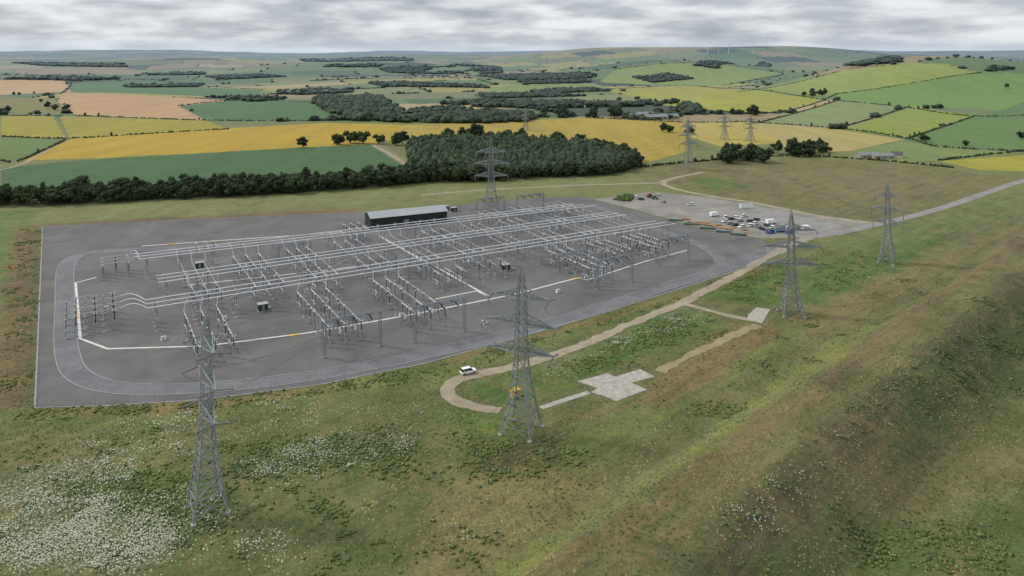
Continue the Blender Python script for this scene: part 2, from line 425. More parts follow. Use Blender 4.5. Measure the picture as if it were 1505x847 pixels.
platform=[(62,333),(50,600),(160,597),(300,588),(470,566),(620,536),(750,500),(870,466),(990,428),(1070,402),(1146,374),(1120,352),(1040,340),(985,325),(940,311),(880,296),(860,290),(800,290),(660,302),(530,312),(300,321)]
sheet('compound_ground',platform,M['asphalt'],.012,'dark grey gravelled substation compound surface','ground')
ring=W([(340,361),(200,367),(125,373),(98,392),(96,450),(99,520),(122,556),(190,572),(300,570),(450,554),(620,522),(760,489),(870,457),(980,421),(1060,396),(1130,368),(1180,354)])
ribbon('perimeter_road',ring,6.6,M['road'],.024,'asphalt service road looping around the compound','road')
for sd in (-3.45,3.45):
    ribbon('road_kerb',ring,.32,M['kerb'],.01,'pale concrete kerb along the service road','kerb',thick=.12,side=sd)
ring2=W([(1058,392),(1056,378),(1025,358),(965,336),(905,313),(868,300)])
ribbon('compound_road',ring2,5,M['road'],.036,'asphalt service road at the compound edge','road')
ribbon('road_kerb',ring2,.25,M['kerb'],.012,'pale concrete kerb along the service road','kerb',thick=.12,side=2.6)
edge=W([(62,334),(50,600),(160,597),(300,588),(470,566),(620,536),(750,500),(870,466),(990,428),(1070,402),(1140,375)])
ribbon('compound_edging',edge,.5,M['kerb'],.01,'pale concrete edging around the compound','kerb',thick=.1,side=.2,smooth=False)
def trough(pts,w=1.0):
    ribbon('cable_trough_cover',W(pts),w,M['trough'],.015,'pale concrete cable trough covers set in the gravel','cable trough',thick=.06,smooth=False)
trough([(142,408),(111,416),(113,440),(118,498),(158,513),(300,509),(450,490),(565,470),(640,456),(760,432),(852,408)])
trough([(558,348),(640,392),(722,438)]); trough([(208,362),(320,354),(425,347)])
trough([(270,420),(420,404),(560,388)],.8); trough([(455,345),(530,338)],.8); trough([(640,440),(700,428),(722,438)],.8)
trough([(850,408),(862,412),(950,384),(1010,368)],.8)
for a_,b_ in (((112,452),(113.5,468)),((423,494),(440,491.5)),((840,410.5),(852,408)),((245,359.5),(258,358.5))):
    ribbon('yellow_trough_cover',W([a_,b_]),1.05,M['yellow'],.08,'yellow painted trough crossing cover','cable trough',thick=.02,smooth=False)
sheet('hardstanding',[(872,293),(960,282),(1040,290),(1100,300),(1190,315),(1290,327),(1240,340),(1180,349),(1122,351),(1042,339),(987,324),(942,310)],M['yard'],.02,'pale gravel yard used as car park','yard')
sheet('car_park_surface',[(1060,318),(1110,308),(1215,325),(1240,334),(1200,342),(1130,341)],M['tarmac'],.03,'pale tarmac car park surface','car park')
trk=W([(1600,245),(1505,266),(1460,280),(1400,301),(1340,318),(1290,330),(1235,342),(1185,351),(1140,372),(1090,400),(1040,426),(1000,446),(930,475),(860,506),(800,527),(740,543),(690,553),(664,563),(658,577),(672,590),(700,598),(735,604)])
ribbon('access_track',trk[7:],4.2,M['track'],.055,'pale dirt access track across the grass','track',rough=1.0)
ribbon('access_road',trk[:9],6.2,M['tarmac'],.048,'pale tarmac access road','road',rough=.2)
ribbon('access_track',W([(1000,446),(1030,453),(1070,464),(1108,471)]),3.2,M['track'],.07,'short dirt track leading to a concrete pad','track',rough=.7)
ribbon('worn_path',W([(972,548),(985,538),(1015,523),(1060,502),(1090,488),(1116,479)]),3.6,M['worn'],.09,'worn earth vehicle trail through rough grass','track',rough=1.4)
ribbon('access_track',W([(620,287),(700,280),(780,276),(860,272),(940,270),(980,268)]),4,M['track'],.05,'dirt track behind the compound','track',rough=.8)
ribbon('access_track',W([(1035,253),(1000,260),(975,268),(990,277),(1040,288),(1110,299),(1190,315),(1260,326),(1300,328)]),5,M['track'],.063,'dirt track past the gravel yard','track',rough=.8)
ribbon('field_track',W([(548,214),(575,228),(598,243),(612,250)]),4,M['track'],.06,'earth track between fields','track',rough=.8)
ribbon('field_track',W([(0,250),(40,238),(95,205)]),3,M['track'],.07,'earth track between fields','track',rough=.8)
ribbon('footpath',W([(795,600),(830,588),(866,577)]),2,M['conc'],.05,'concrete path to the pad','path')
sheet('concrete_pad',[(848,561),(893,549),(904,554),(941,543),(962,554),(928,563),(951,573),(906,590),(886,582),(868,577),(878,571)],M['conc'],.065,'cross shaped pale concrete pad in the grass','concrete pad')
sheet('concrete_pad',[(1100,463),(1112,452),(1132,455),(1120,476),(1098,470)],M['conc'],.08,'small pale concrete pad in the grass','concrete pad')
# ---------------------------------------------------------------- pylons
def lattice_seg(m,z0,w0,z1,w1,leg,br,horiz=True,sub=False):
    c0=[Vector((sx*w0/2,sy*w0/2,z0)) for sx,sy in ((-1,-1),(1,-1),(1,1),(-1,1))]
    c1=[Vector((sx*w1/2,sy*w1/2,z1)) for sx,sy in ((-1,-1),(1,-1),(1,1),(-1,1))]
    for k in range(4):
        j=(k+1)%4
        m.beam(c0[k],c1[k],leg); m.beam(c0[k],c1[j],br); m.beam(c0[j],c1[k],br)
        if horiz: m.beam(c1[k],c1[j],br)
        if sub:
            mid=(c0[k]+c1[j]+c0[j]+c1[k])/4
            for a,b in ((c0[k],c1[k]),(c0[j],c1[j])): m.beam((a+b)/2,mid,br*.75)
def pylon_parts(Hh,base,reach,thin=1.0,tension=True):
    m=MB()
    lv=[(0,1),(.10,.82),(.19,.66),(.27,.53),(.34,.43),(.41,.36),(.475,.325),(.53,.31),(.585,.30),(.64,.285),(.695,.27),(.75,.255),(.80,.235),(.85,.205),(.89,.17),(.94,.11)]
    for i in range(len(lv)-1):
        (a,w0),(b_,w1)=lv[i],lv[i+1]
        lattice_seg(m,a*Hh,w0*base,b_*Hh,w1*base,(.32 if i<5 else .25)*thin,(.15 if i<5 else .13)*thin,True,i<4)
    zt=.94*Hh; w=base*.055
    for sx,sy in ((-1,-1),(1,-1),(1,1),(-1,1)): m.beam((sx*w,sy*w,zt),(0,0,Hh),.16*thin)
    parts=[('tower_body',m.mesh('tower_body',M['tower']))]
    for sx,sy in ((-1,-1),(1,-1),(1,1),(-1,1)):
        foot=MB(); foot.box((sx*base/2,sy*base/2,.15),(1.0,1.0,.5)); parts.append(('footing',foot.mesh('footing',M['conc'])))
    for zf,rc,wf in ((.475,reach,.325),(.64,reach*1.12,.285),(.80,reach*.9,.235)):
        ww=base*wf/2
        for sg in (-1,1):
            c=MB(); z=zf*Hh; tip=Vector((sg*(rc+ww*.5),0,z+.3)); hh=Hh*.055
            bot=[Vector((sg*ww,y,z)) for y in (-ww,ww)]; top=[Vector((sg*ww,y,z+hh)) for y in (-ww,ww)]
            for q in bot: c.beam(q,tip,.36*thin)
            for q in top: c.beam(q,tip,.28*thin)
            for k in range(1,5):
                t0=(k-1)/5; t1=k/5
                for s_ in (0,1):
                    c.beam(bot[s_].lerp(tip,t0),top[s_].lerp(tip,t1),.16*thin); c.beam(bot[s_].lerp(tip,t1),top[s_].lerp(tip,t1),.14*thin)
                c.beam(bot[0].lerp(tip,t0),bot[1].lerp(tip,t1),.16*thin); c.beam(bot[0].lerp(tip,t1),bot[1].lerp(tip,t1),.14*thin); c.beam(top[0].lerp(tip,t1),top[1].lerp(tip,t1),.12*thin)
            ins=MB()
            if tension:
                ins.insul(tip,tip+Vector((0,3.6,-.7)),.24,9,6); ins.insul(tip,tip+Vector((0,-3.6,-.7)),.24,9,6)
                prev=tip+Vector((0,3.6,-.7))
                for k in range(1,7):
                    t=k/6; q=Vector((tip.x,3.6-7.2*t,tip.z-.7-2.6*math.sin(math.pi*t))); ins.beam(prev,q,.1); prev=q
            else: ins.insul(tip,tip-Vector((0,0,4.2)),.24,10,6)
            parts.append(('crossarm',c.mesh('crossarm',M['tower']),[('insulator_string',ins.mesh('insulator_string',M['porc']))]))
    return parts
PY={}
def pylon(u,v,vtop,base,reach,rz,label,tension=True,thin=1.0):
    g=P(u,v); Hh=CAMH-(vtop-VH)/FPX*g.y-g.z
    Hh=max(30,min(56,Hh)); key=(round(Hh),base,reach,tension,thin)
    if key not in PY: PY[key]=pylon_parts(round(Hh),base,reach,thin,tension)
    thing('electricity_pylon',PY[key],g,rz,label,'pylon','steel lattice pylons around the substation')
    return g,round(Hh),rz,reach
R_=math.radians
pA=pylon(304,752,445,7.0,6.0,R_(-54),'tall grey steel lattice pylon standing in flowering grass')
pB=pylon(766,634,388,8.4,8.4,R_(-24),'grey steel lattice pylon beside the track loop and concrete pad')
pC=pylon(1163,462,307,7.8,9.2,R_(-4),'grey steel lattice pylon on grass near a small concrete pad',True,1.1)
pD=pylon(1304,386,266,6.4,5.8,R_(-42),'slim grey steel lattice pylon beside the access road',False,1.05)
pE=pylon(722,310,203,10,9.5,R_(6),'wide steel lattice pylon at the back of the compound',True,1.15)
pF=pylon(1011,249,172,9,8.5,R_(25),'grey steel lattice pylon beside a dirt track',False,1.1)
pG=pylon(1103,208,172,8,8,R_(20),'distant steel lattice pylon in a stubble field',False,1.0)
pH=pylon(1065,205,174,8,8,R_(20),'distant steel lattice pylon in a stubble field',False,1.0)
pI=pylon(772,192,166,8,8,R_(60),'distant steel lattice pylon in a yellow field',False,1.0)
def tips(p,drop=.7):
    g,Hh,rz,rc=p; out=[]
    for zf,k in ((.475,1),(.64,1.12),(.80,.9)):
        for sg in (-1,1):
            out.append(Vector((g.x+math.cos(rz)*sg*(rc+.8)*k,g.y+math.sin(rz)*sg*(rc+.8)*k,g.z+zf*Hh-drop)))
    return out
def wire(a,b,sag,r=.07,n=14):
    m=MB(); prev=None
    for i in range(n+1):
        t=i/n; q=a.lerp(b,t)-Vector((0,0,sag*4*t*(1-t)))
        if prev is not None: m.beam(prev,q,r,n=3,cap=False)
        prev=q
    single('overhead_conductor',m.mesh('overhead_conductor',M['wire']),'thin grey overhead conductor strung between supports','power line','overhead conductors')
for a,b in ((pE,pF),(pF,pG)):
    for s_,e_ in zip(tips(a),tips(b,4.2)): wire(s_,e_,9,.10)
# ---------------------------------------------------------------- substation frame
O=Vector((-129.8,264.4,0)); E1=Vector((.861,.509,0)); E2=Vector((.509,-.861,0)); RZ=math.atan2(.509,.861)
def L(s,t,z=0):
    if t>0 and s>90: t=t*(1-.4*((s-90)/127)**2)
    q=O+E1*s+E2*t; return Vector((q.x,q.y,z))
def stand(m,h,w=.55,x=0,y=0):
    for sx in (-1,1):
        for sy in (-1,1): m.beam((x+sx*w/2,y+sy*w/2,0),(x+sx*w/2,y+sy*w/2,h),.13)
    n=max(2,int(h/1.1))
    for k in range(n):
        z0=h*k/n;z1=h*(k+1)/n; s=1 if k%2 else -1
        m.beam((x-s*w/2,y-w/2,z0),(x+s*w/2,y-w/2,z1),.07); m.beam((x-s*w/2,y+w/2,z0),(x+s*w/2,y+w/2,z1),.07)
        m.beam((x-w/2,y-s*w/2,z0),(x-w/2,y+s*w/2,z1),.07); m.beam((x+w/2,y-s*w/2,z0),(x+w/2,y+s*w/2,z1),.07)
    m.box((x,y,h+.06),(w+.25,w+.25,.12))
def kit():
    K={}
    s=MB(); stand(s,3.0); i=MB(); i.insul((0,0,3.12),(0,0,6.5),.22,9); c=MB(); c.lathe([(.14,6.5),(.2,6.55),(.2,6.7),(.1,6.75)],8); b=MB(); b.box((0,0,.06),(1.3,1.3,.16))
    K['post']=[('stand',s.mesh('stand',M['steel'])),('insulator',i.mesh('insulator',M['porc'])),('clamp',c.mesh('clamp',M['alu'])),('footing',b.mesh('footing',M['conc']))]
    s=MB(); stand(s,4.6,.7); i=MB(); i.insul((0,0,4.72),(0,0,8.4),.22,9); c=MB(); c.lathe([(.14,8.4),(.22,8.45),(.22,8.6),(.1,8.62)],8)
    K['tall']=[('stand',s.mesh('stand',M['steel'])),('insulator',i.mesh('insulator',M['porc'])),('clamp',c.mesh('clamp',M['alu'])),('footing',K['post'][3][1])]
    s=MB(); stand(s,2.6,.5,-2.2); stand(s,2.6,.5,2.2); s.box((0,0,2.82),(5.6,.45,.28))
    i1=MB(); i1.insul((-2.3,0,2.95),(-2.3,0,6.2),.2,8); i2=MB(); i2.insul((2.3,0,2.95),(2.3,0,6.2),.2,8)
    c=MB(); c.beam((-2.3,0,6.35),(-.1,0,6.5),.2,n=6); c.beam((2.3,0,6.35),(.1,0,6.5),.2,n=6); c.box((-2.3,0,6.3),(.5,.35,.25)); c.box((2.3,0,6.3),(.5,.35,.25))
    g=MB(); g.box((1.2,-.42,1.3),(.5,.35,.7))
    K['disc']=[('support_frame',s.mesh('support_frame',M['steel'])),('insulator',i1.mesh('insulator',M['black'])),('insulator',i2.mesh('insulator',M['black'])),('contact_arm',c.mesh('contact_arm',M['alu'])),('drive_box',g.mesh('drive_box',M['white']))]
    s=MB(); stand(s,2.2,.8); i=MB(); i.insul((0,0,2.35),(0,0,5.4),.24,8); i.insul((0,0,5.7),(-2.0,0,6.3),.26,6); i.insul((0,0,5.7),(2.0,0,6.3),.26,6)
    c=MB(); c.lathe([(.2,5.4),(.34,5.5),(.34,5.85),(.15,5.95)],8); c.lathe([(.3,6.1),(.3,6.5)],8,(-2.1,0,0)); c.lathe([(.3,6.1),(.3,6.5)],8,(2.1,0,0))
    g=MB(); g.box((0,-.7,1.2),(.8,.5,1.2))
    K['cb']=[('support_frame',s.mesh('support_frame',M['steel'])),('insulator',i.mesh('insulator',M['black'])),('cap',c.mesh('cap',M['alu'])),('control_box',g.mesh('control_box',M['steel']))]
    s=MB(); stand(s,2.6,.7); i=MB(); i.lathe([(.42,2.7),(.42,3.2),(.3,3.25)],10); i.insul((0,0,3.2),(0,0,5.9),.32,8); 
    c=MB(); c.lathe([(.3,5.9),(.5,6.0),(.55,6.3),(.5,6.8),(.2,7.0)],10); c.beam((-.9,0,6.4),(.9,0,6.4),.14,n=6)
    K['ct']=[('stand',s.mesh('stand',M['steel'])),('insulator',i.mesh('insulator',M['porc'])),('head',c.mesh('head',M['tube'],True))]
    s=MB(); stand(s,3.4,.6); i=MB(); i.insul((0,0,3.5),(0,0,7.6),.28,10); c=MB()
    for k in range(12):
        t0=2*math.pi*k/12;t1=2*math.pi*(k+1)/12; c.beam((.7*math.cos(t0),.7*math.sin(t0),7.2),(.7*math.cos(t1),.7*math.sin(t1),7.2),.1)
    for k in range(3):
        t0=2*math.pi*k/3; c.beam((0,0,7.65),(.7*math.cos(t0),.7*math.sin(t0),7.2),.06)
    K['arr']=[('stand',s.mesh('stand',M['steel'])),('insulator',i.mesh('insulator',M['black'])),('grading_ring',c.mesh('grading_ring',M['alu']))]
    return K
K=kit()
INFO={'post':('post_insulator','grey post insulator on a lattice steel stand','insulator post','post insulators in the switchyard'),
'tall':('busbar_support','tall lattice stand carrying an insulator under the busbar','busbar support','busbar supports in the switchyard'),
'disc':('disconnector_switch','steel frame disconnector with two dark insulators and arms','switchgear','disconnectors in the switchyard'),
'cb':('circuit_breaker','T shaped circuit breaker on a steel frame','circuit breaker','circuit breakers in the switchyard'),
'ct':('current_transformer','current transformer with rounded metal head on stand','transformer','current transformers in the switchyard'),
'arr':('surge_arrester','dark surge arrester with ring on a steel stand','surge arrester','surge arresters in the switchyard')}
CNT={}
def eq(k,s,t,rot=0):
    n,l,c,g=INFO[k]; CNT[k]=CNT.get(k,0)+1
    thing(n,K[k],L(s,t,.02),RZ+rot,l,c,g)
def tube(a,b,r=.16,name='busbar_tube',lab='long pale aluminium busbar tube on insulators',grp='busbar tubes in the switchyard',mt='alu'):
    m=MB(); m.beam(a,b,r,n=8)
    single(name,m.mesh(name,M[mt],False),lab,'busbar',grp)
Q=math.pi/2
BUS=[(-76,0,232),(-71,0,236),(-66,0,240),(-36,4,236),(-31,4,238),(-26,4,240),(-6,-2,244),(-1,-2,247),(4,-2,249)]
def bt(t,s): return t+ (12*(s/240)**1.5 if t<-50 else 0)
for t,s0,s1 in BUS:
    a=O+E1*s0+E2*t; b=O+E1*s1+E2*bt(t,s1)
    tube(Vector((a.x,a.y,8.8)),Vector((b.x,b.y,8.8)),.40)
    s=s0+3
    while s<s1:
        q=a.lerp(b,(s-s0)/(s1-s0)); n,l,c,g=INFO['tall']; thing(n,K['tall'],(q.x,q.y,.02),RZ,l,c,g); s+=13.5
CT_=('connecting_tube','aluminium connecting tube above bay equipment','connecting tubes in the switchyard','tube')
def bay(s,rows,z=6.75,t0=None,t1=None,ph=5.5,drop=.1):
    sh=random.uniform(-1.5,1.5); rows=[r_ for r_ in rows if random.random()>drop]
    for k in (-1,0,1):
        for kind,t in rows:
            eq(kind,s+k*ph,t+sh+random.uniform(-.2,.2),Q if kind in('disc','cb') else 0)
        if t0 is not None: tube(L(s+k*ph,t0,z),L(s+k*ph,t1,z),.15,*CT_)
bay(55.5,[('disc',10),('post',17),('cb',25),('ct',31),('post',36),('disc',43),('arr',50)],6.75,6,51,5.5,0)
bay(86,[('disc',11),('ct',18),('cb',26),('post',33),('disc',42),('ct',47),('arr',53)],6.75,6,54,5.5,0)
bay(172,[('disc',10),('post',17),('cb',25),('ct',32),('disc',41),('arr',49)],6.75,6,51,5.5,0)
bay(219,[('disc',10),('ct',17),('cb',25),('disc',36),('arr',47)],6.75,6,49,5.5,0)
bay(196,[('disc',10),('post',17),('cb',26),('ct',35)],6.75,6,36)
bay(15,[('disc',14),('post',20),('cb',27),('disc',36),('arr',43)],6.75,6,44,5.5,0)
bay(113,[('disc',10),('post',16)],6.75,6,17)
bay(134,[('arr',10),('post',15)],6.75,6,16)
for i,s in enumerate((20,43,66,90,113,136,159,182,205,228)):
    r1=[('disc',-11),('post',-17),('ct',-21),('disc',-43),('post',-49),('disc',-56)] if i%3 else [('arr',-10),('cb',-17),('ct',-22),('cb',-45),('post',-52),('ct',-57)]
    bay(s,r1,6.75,-58,-8,5.5 if i%2 else 4.6,.25)
for s in (182,205,228):
    bay(s,[('ct',-70),('cb',-76),('post',-84)],6.75,-86,-64)
for s in (30,104):
    bay(s,[('disc',-81),('arr',-87),('ct',-92)],6.75,-94,-76,4)
for k in range(4):
    for j in range(3):
        eq('arr',-12-6*j,-26+7*k); eq('post',-15-6*j,-26+7*k)
    tube(L(-26,-26+7*k,7.7),L(-9,-26+7*k,7.7),.2,*CT_)
for k in range(3):
    for j in range(3): eq('arr' if j%2 else 'ct',-4-5*j,-84+6*k)
    tube(L(-15,-84+6*k,7.2),L(-2,-84+6*k,7.2),.2,*CT_)
# oblique tubes linking neighbouring bays
for (s0,t0),(s1,t1) in (((61,-8),(80,-24)),((92,6),(113,-22)),((150,-8),(166,-24)),((180,8),(196,-6)),((20,8),(43,-10)),((26,-44),(43,-58)),((120,-42),(136,-60)),((165,-44),(182,-62)),((200,-42),(222,-58)),((66,-60),(85,-76))):
    tube(L(s0,t0,7.6),L(s1,t1,7.6),.16,*CT_)
def jumper(a,b,r=.14,up=1.6):
    m=MB(); pr=None
    for i in range(9):
        t=i/8; q=a.lerp(b,t)+Vector((0,0,up*math.sin(math.pi*t)))
        if pr is not None: m.beam(pr,q,r,n=5,cap=False)
        pr=q
    single('jumper_conductor',m.mesh('jumper_conductor',M['alu']),'curved aluminium jumper linking two busbars','conductor','curved jumpers in the switchyard')
for c_ in (15,55.5,86,172,196,219):
    for s in (c_-5.5,c_,c_+5.5):
        a=L(s,7,6.85); b=O+E1*(s+2)+E2*3; jumper(a,Vector((b.x,b.y,8.9)))
for c_ in (20,43,66,90,113,136,159,182,205,228):
    for k in (-1,0,1):
        s=c_+k*5.5; a=L(s,-24,6.85); b=L(s+1,-31+5*k,8.9); jumper(a,b,.11,.8); a=L(s,-57,6.85); b=O+E1*(s+1)+E2*bt(-71+5*k,s); jumper(a,Vector((b.x,b.y,8.9)),.11,.8)
for j in range(3):
    jumper(Vector((*(O+E1*-2+E2*(-6+5*j)).xy,8.8)),L(-10,-19+7*j,7.7),.26)
    jumper(Vector((*(O+E2*(-76+5*j)).xy,8.8)),L(-3,-84+6*j,7.2),.26)
def gantry_parts(Wd,Hg,strings=True):
    cols=[]
    for x in (-Wd/2,Wd/2):
        c=MB(); w=.8
        for sx in (-1,1):
            for sy in (-1,1): c.beam((x+sx*w/2,sy*w/2,0),(x+sx*w/2,sy*w/2,Hg),.15)
        n=9
        for k in range(n):
            z0=Hg*k/n; z1=Hg*(k+1)/n; s=1 if k%2 else -1
            for q in (-1,1):
                c.beam((x-s*w/2,q*w/2,z0),(x+s*w/2,q*w/2,z1),.08); c.beam((x+q*w/2,-s*w/2,z0),(x+q*w/2,s*w/2,z1),.08)
        c.box((x,0,.15),(1.5,1.5,.35)); cols.append(('column',c.mesh('column',M['steeldark'])))
    b_=MB(); w=.8
    for sy in (-1,1):
        for z in (Hg-.45,Hg+.45): b_.beam((-Wd/2,sy*w/2,z),(Wd/2,sy*w/2,z),.17)
    n=int(Wd/1.1)
    for k in range(n):
        x0=-Wd/2+Wd*k/n; x1=-Wd/2+Wd*(k+1)/n; s=1 if k%2 else -1
        for q in (-1,1):
            b_.beam((x0,q*w/2,Hg-s*.45),(x1,q*w/2,Hg+s*.45),.11)
        b_.beam((x0,-s*w/2,Hg+.45),(x1,s*w/2,Hg+.45),.09)
    parts=cols+[('beam',b_.mesh('beam',M['steeldark']))]
    for k in (-1,0,1) if strings else ():
        i=MB(); x=k*5.5; i.insul((x,.5,Hg-.2),(x,3.3,Hg-1.0),.28,8,6); i.insul((x,-.5,Hg-.2),(x,-3.3,Hg-1.0),.28,8,6)
        i.beam((x,-3.3,Hg-1),(x,-1,Hg-2.6),.1); i.beam((x,-1,Hg-2.6),(x,3.3,Hg-1),.1)
        parts.append(('insulator_string',i.mesh('insulator_string',M['black'])))
    return parts
GP=gantry_parts(19,11.8); GQ=gantry_parts(15,7.6,False); gs=[]
for s,t in ((55.5,57),(86,60),(174,57),(219,59)):
    thing('gantry',GP,L(s,t,.02),RZ,'blue grey steel lattice gantry with dark insulator strings','gantry','line entry gantries'); gs.append(L(s,t,10.8))
for s,t in ((190,-92),(216,-88)):
    thing('gantry',GP,L(s,t,.02),RZ,'blue grey steel lattice gantry with dark insulator strings','gantry','line entry gantries'); gs.append(L(s,t,10.8))
for s,t,rr in ((66,-62,0),(136,-62,0),(205,-58,0),(102,-15,Q),(148,-44,Q),(172,22,0)):
    thing('support_portal',GQ,L(s,t,.02),RZ+rr,'low steel lattice portal among the switchgear','gantry','bay support portals')
def down(p,g,idx):
    tp=tips(p)
    for k,i in zip((-1,0,1),idx): wire(tp[i],g+E1*k*5.5,2.5,.085)
down(pA,gs[0],(0,2,4)); down(pB,gs[1],(0,2,4)); down(pC,gs[2],(0,2,4)); down(pD,gs[3],(0,2,4)); down(pE,gs[4],(0,2,4)); down(pE,gs[5],(1,3,5))
# ---------------------------------------------------------------- control building
def building():
    Lx,Dy,He,Hr=46,13,5.8,7.8
    w=MB(); w.extrude([(-Dy/2,0),(Dy/2,0),(Dy/2,He),(0,Hr),(-Dy/2,He)],-Lx/2,Lx/2)
    rot=Matrix.Rotation(math.pi/2,4,'Z'); w.v=[rot@v for v in w.v]
    for k in range(-22,23): w.beam((k,-Dy/2-.03,0),(k,-Dy/2-.03,He),.07)
    r=MB(); o=.5
    for sg in (-1,1):
        i0=len(r.v); y0=sg*(Dy/2+o); z0=He-.17+.06; z1=Hr+.06
        for x in (-Lx/2-o,Lx/2+o):
            r.v+= [Vector((x,y0,z0)),Vector((x,0,z1)),Vector((x,0,z1+.18)),Vector((x,y0,z0+.18))]
        for f in ((0,1,2,3),(7,6,5,4),(0,4,5,1),(3,2,6,7),(0,3,7,4),(1,5,6,2)): r.f.append(tuple(i0+q for q in f))
    for k in range(-23,24,1):
        r.beam((k,-(Dy/2+o),He+.09),(k,0,Hr+.27),.06)
    gt=MB(); gt.beam((-Lx/2-.5,-Dy/2-.6,He-.1),(Lx/2+.5,-Dy/2-.6,He-.1),.2)
    parts=[('wall',w.mesh('wall',M['greygrn'])),('roof',r.mesh('roof',M['roof'])),('gutter',gt.mesh('gutter',M['white']))]
    for x,wd,h,mt in ((-19,1.2,2.2,'steel'),(-9,1.2,2.2,'steel'),(-2,3,3.2,'steeldark'),(6,1.2,2.2,'steel'),(15,1.2,2.2,'steel')):
        d=MB(); d.box((x,-Dy/2-.1,h/2+.05),(wd,.12,h)); hd=MB(); hd.box((x+wd*.38,-Dy/2-.2,1.1),(.12,.08,.25))
        parts.append(('door',d.mesh('door',M[mt]),[('handle',hd.mesh('handle',M['black']))]))
    for x in (-14,-5.5,3,10.5,19):
        d=MB(); d.box((x,-Dy/2-.09,2.9),(1.6,.1,.9)); parts.append(('window',d.mesh('window',M['glass'])))
    return parts
a=P(545,337); b=P(657,325); dr=(b-a); rz=math.atan2(dr.y,dr.x); mid=(a+b)/2+Vector((-math.sin(rz),math.cos(rz),0))*6.5
thing('control_building',building(),(mid.x,mid.y,.02),rz,'long dark green clad control building with pale metal roof','building',sc=(dr.length/46,1,1.05))
def kiosk(mt='greygrn'):
    b_=MB(); b_.box((0,0,1.3),(3.4,2.6,2.4)); r=MB(); r.box((0,0,2.62),(3.8,3,.2)); d=MB(); d.box((0,-1.34,1.2),(1.0,.08,2)); p_=MB(); p_.box((0,0,.05),(4,3.2,.12))
    return [('cabinet',b_.mesh('cabinet',M[mt])),('roof',r.mesh('roof',M['roof'])),('door',d.mesh('door',M['steeldark'])),('plinth',p_.mesh('plinth',M['conc']))]
KK=kiosk(); KW=kiosk('white')
for u,v in ((293,394),(386,456),(743,397),(655,309),(667,311)):
    thing('equipment_kiosk',KK,P(u,v)+Vector((0,0,.02)),RZ,'dark green equipment kiosk with pale flat roof','cabinet','equipment kiosks in the compound')
for u,v in ((156,455),(712,476),(905,345),(240,500),(330,470),(590,465),(820,430),(450,430),(690,385)):
    thing('marshalling_box',KW,P(u,v)+Vector((0,0,.02)),RZ,'small white marshalling box on a concrete base','cabinet','small white boxes in the compound',.45)
# ---------------------------------------------------------------- fence
def fence(pts,npost,label):
    w=W(pts); seg=[(w[i+1]-w[i]).length for i in range(len(w)-1)]; tot=sum(seg)
    pm=MB(); pm.beam((0,0,0),(0,0,2.6),.10); pm.beam((0,0,2.6),(.25,0,3.0),.06); pme=pm.mesh('post',M['steel'])
    root=bpy.data.objects.new('perimeter_fence',None); COL.objects.link(root); root.location=w[0]; setp(root,label,'fence')
    pos=[]
    for k in range(npost):
        d=tot*k/(npost-1); i=0
        while i<len(seg)-1 and d>seg[i]: d-=seg[i]; i+=1
        pos.append(w[i].lerp(w[i+1],min(1,d/seg[i])))
    wr=MB()
    for k,q in enumerate(pos):
        o=bpy.data.objects.new('post',pme); COL.objects.link(o); o.parent=root; o.location=q-w[0]
        if k:
            for z in (.5,1.3,2.1,2.6): wr.beam(pos[k-1]-w[0]+Vector((0,0,z)),q-w[0]+Vector((0,0,z)),.02,n=3,cap=False)
    o=bpy.data.objects.new('wire',wr.mesh('wire',M['fence'])); COL.objects.link(o); o.parent=root
fence([(64,336),(54,597)],30,'thin steel wire fence along the compound side')
fence([(54,597),(160,594),(300,585),(470,563),(620,533),(750,497),(870,463),(990,425),(1070,399),(1140,373)],60,'thin steel wire fence along the compound front')
fence([(64,336),(300,324),(530,315)],40,'thin steel wire fence behind the compound')
# ---------------------------------------------------------------- vehicles
def car_parts(mt,suv=True):
    h=1.75 if suv else 1.48
    b_=MB(); b_.extrude([(-2.3,.35),(2.25,.35),(2.35,.6),(2.25,.88),(1.2,1.0),(-2.25,1.02),(-2.35,.7)],-.92,.92)
    b_.extrude([(.62,h-.05),(-2.0 if suv else -1.4,h-.05),(-1.9 if suv else -1.2,h),(.45,h)],-.72,.72)
    for x in (.85,-.35,-1.5):
        for y in (-.8,.8): b_.beam((x+(.35 if x>.5 else -.05),y*1.05,1.0),(x-.15,y*.9,h-.02),.08)
    gl=MB(); top=[(.6,h-.05),(-2.0 if suv else -1.4,h-.05)]; bot=[(1.2,1.0),(-2.2,1.01)]
    gl.v=[Vector(q) for q in ((bot[0][0],-.86,1.0),(bot[0][0],.86,1.0),(bot[1][0],.86,1.0),(bot[1][0],-.86,1.0),(top[0][0],-.7,h-.05),(top[0][0],.7,h-.05),(top[1][0],.7,h-.05),(top[1][0],-.7,h-.05))]
    gl.f=[(0,1,5,4),(1,2,6,5),(2,3,7,6),(3,0,4,7),(4,5,6,7),(3,2,1,0)]
    parts=[('body',b_.mesh('body',mt)),('window',gl.mesh('window',M['glass']))]
    for x in (1.45,-1.45):
        for y in (-.86,.86):
            t=MB(); rm=Matrix.Rotation(math.pi/2,3,'X'); t.lathe([(.2,-.12),(.34,-.12),(.36,0),(.34,.12),(.2,.12)],14,(x,y,.36),rm)
            ri=MB(); ri.lathe([(.19,-.14),(.19,.14)],10,(x,y,.36),rm)
            parts.append(('wheel',t.mesh('tyre',M['tyre']),[('rim',ri.mesh('rim',M['carsilver']))]))
    for y in (-.65,.65):
        hl=MB(); hl.box((2.3,y,.72),(.1,.34,.16)); parts.append(('headlight',hl.mesh('headlight',M['lamp'])))
    return parts
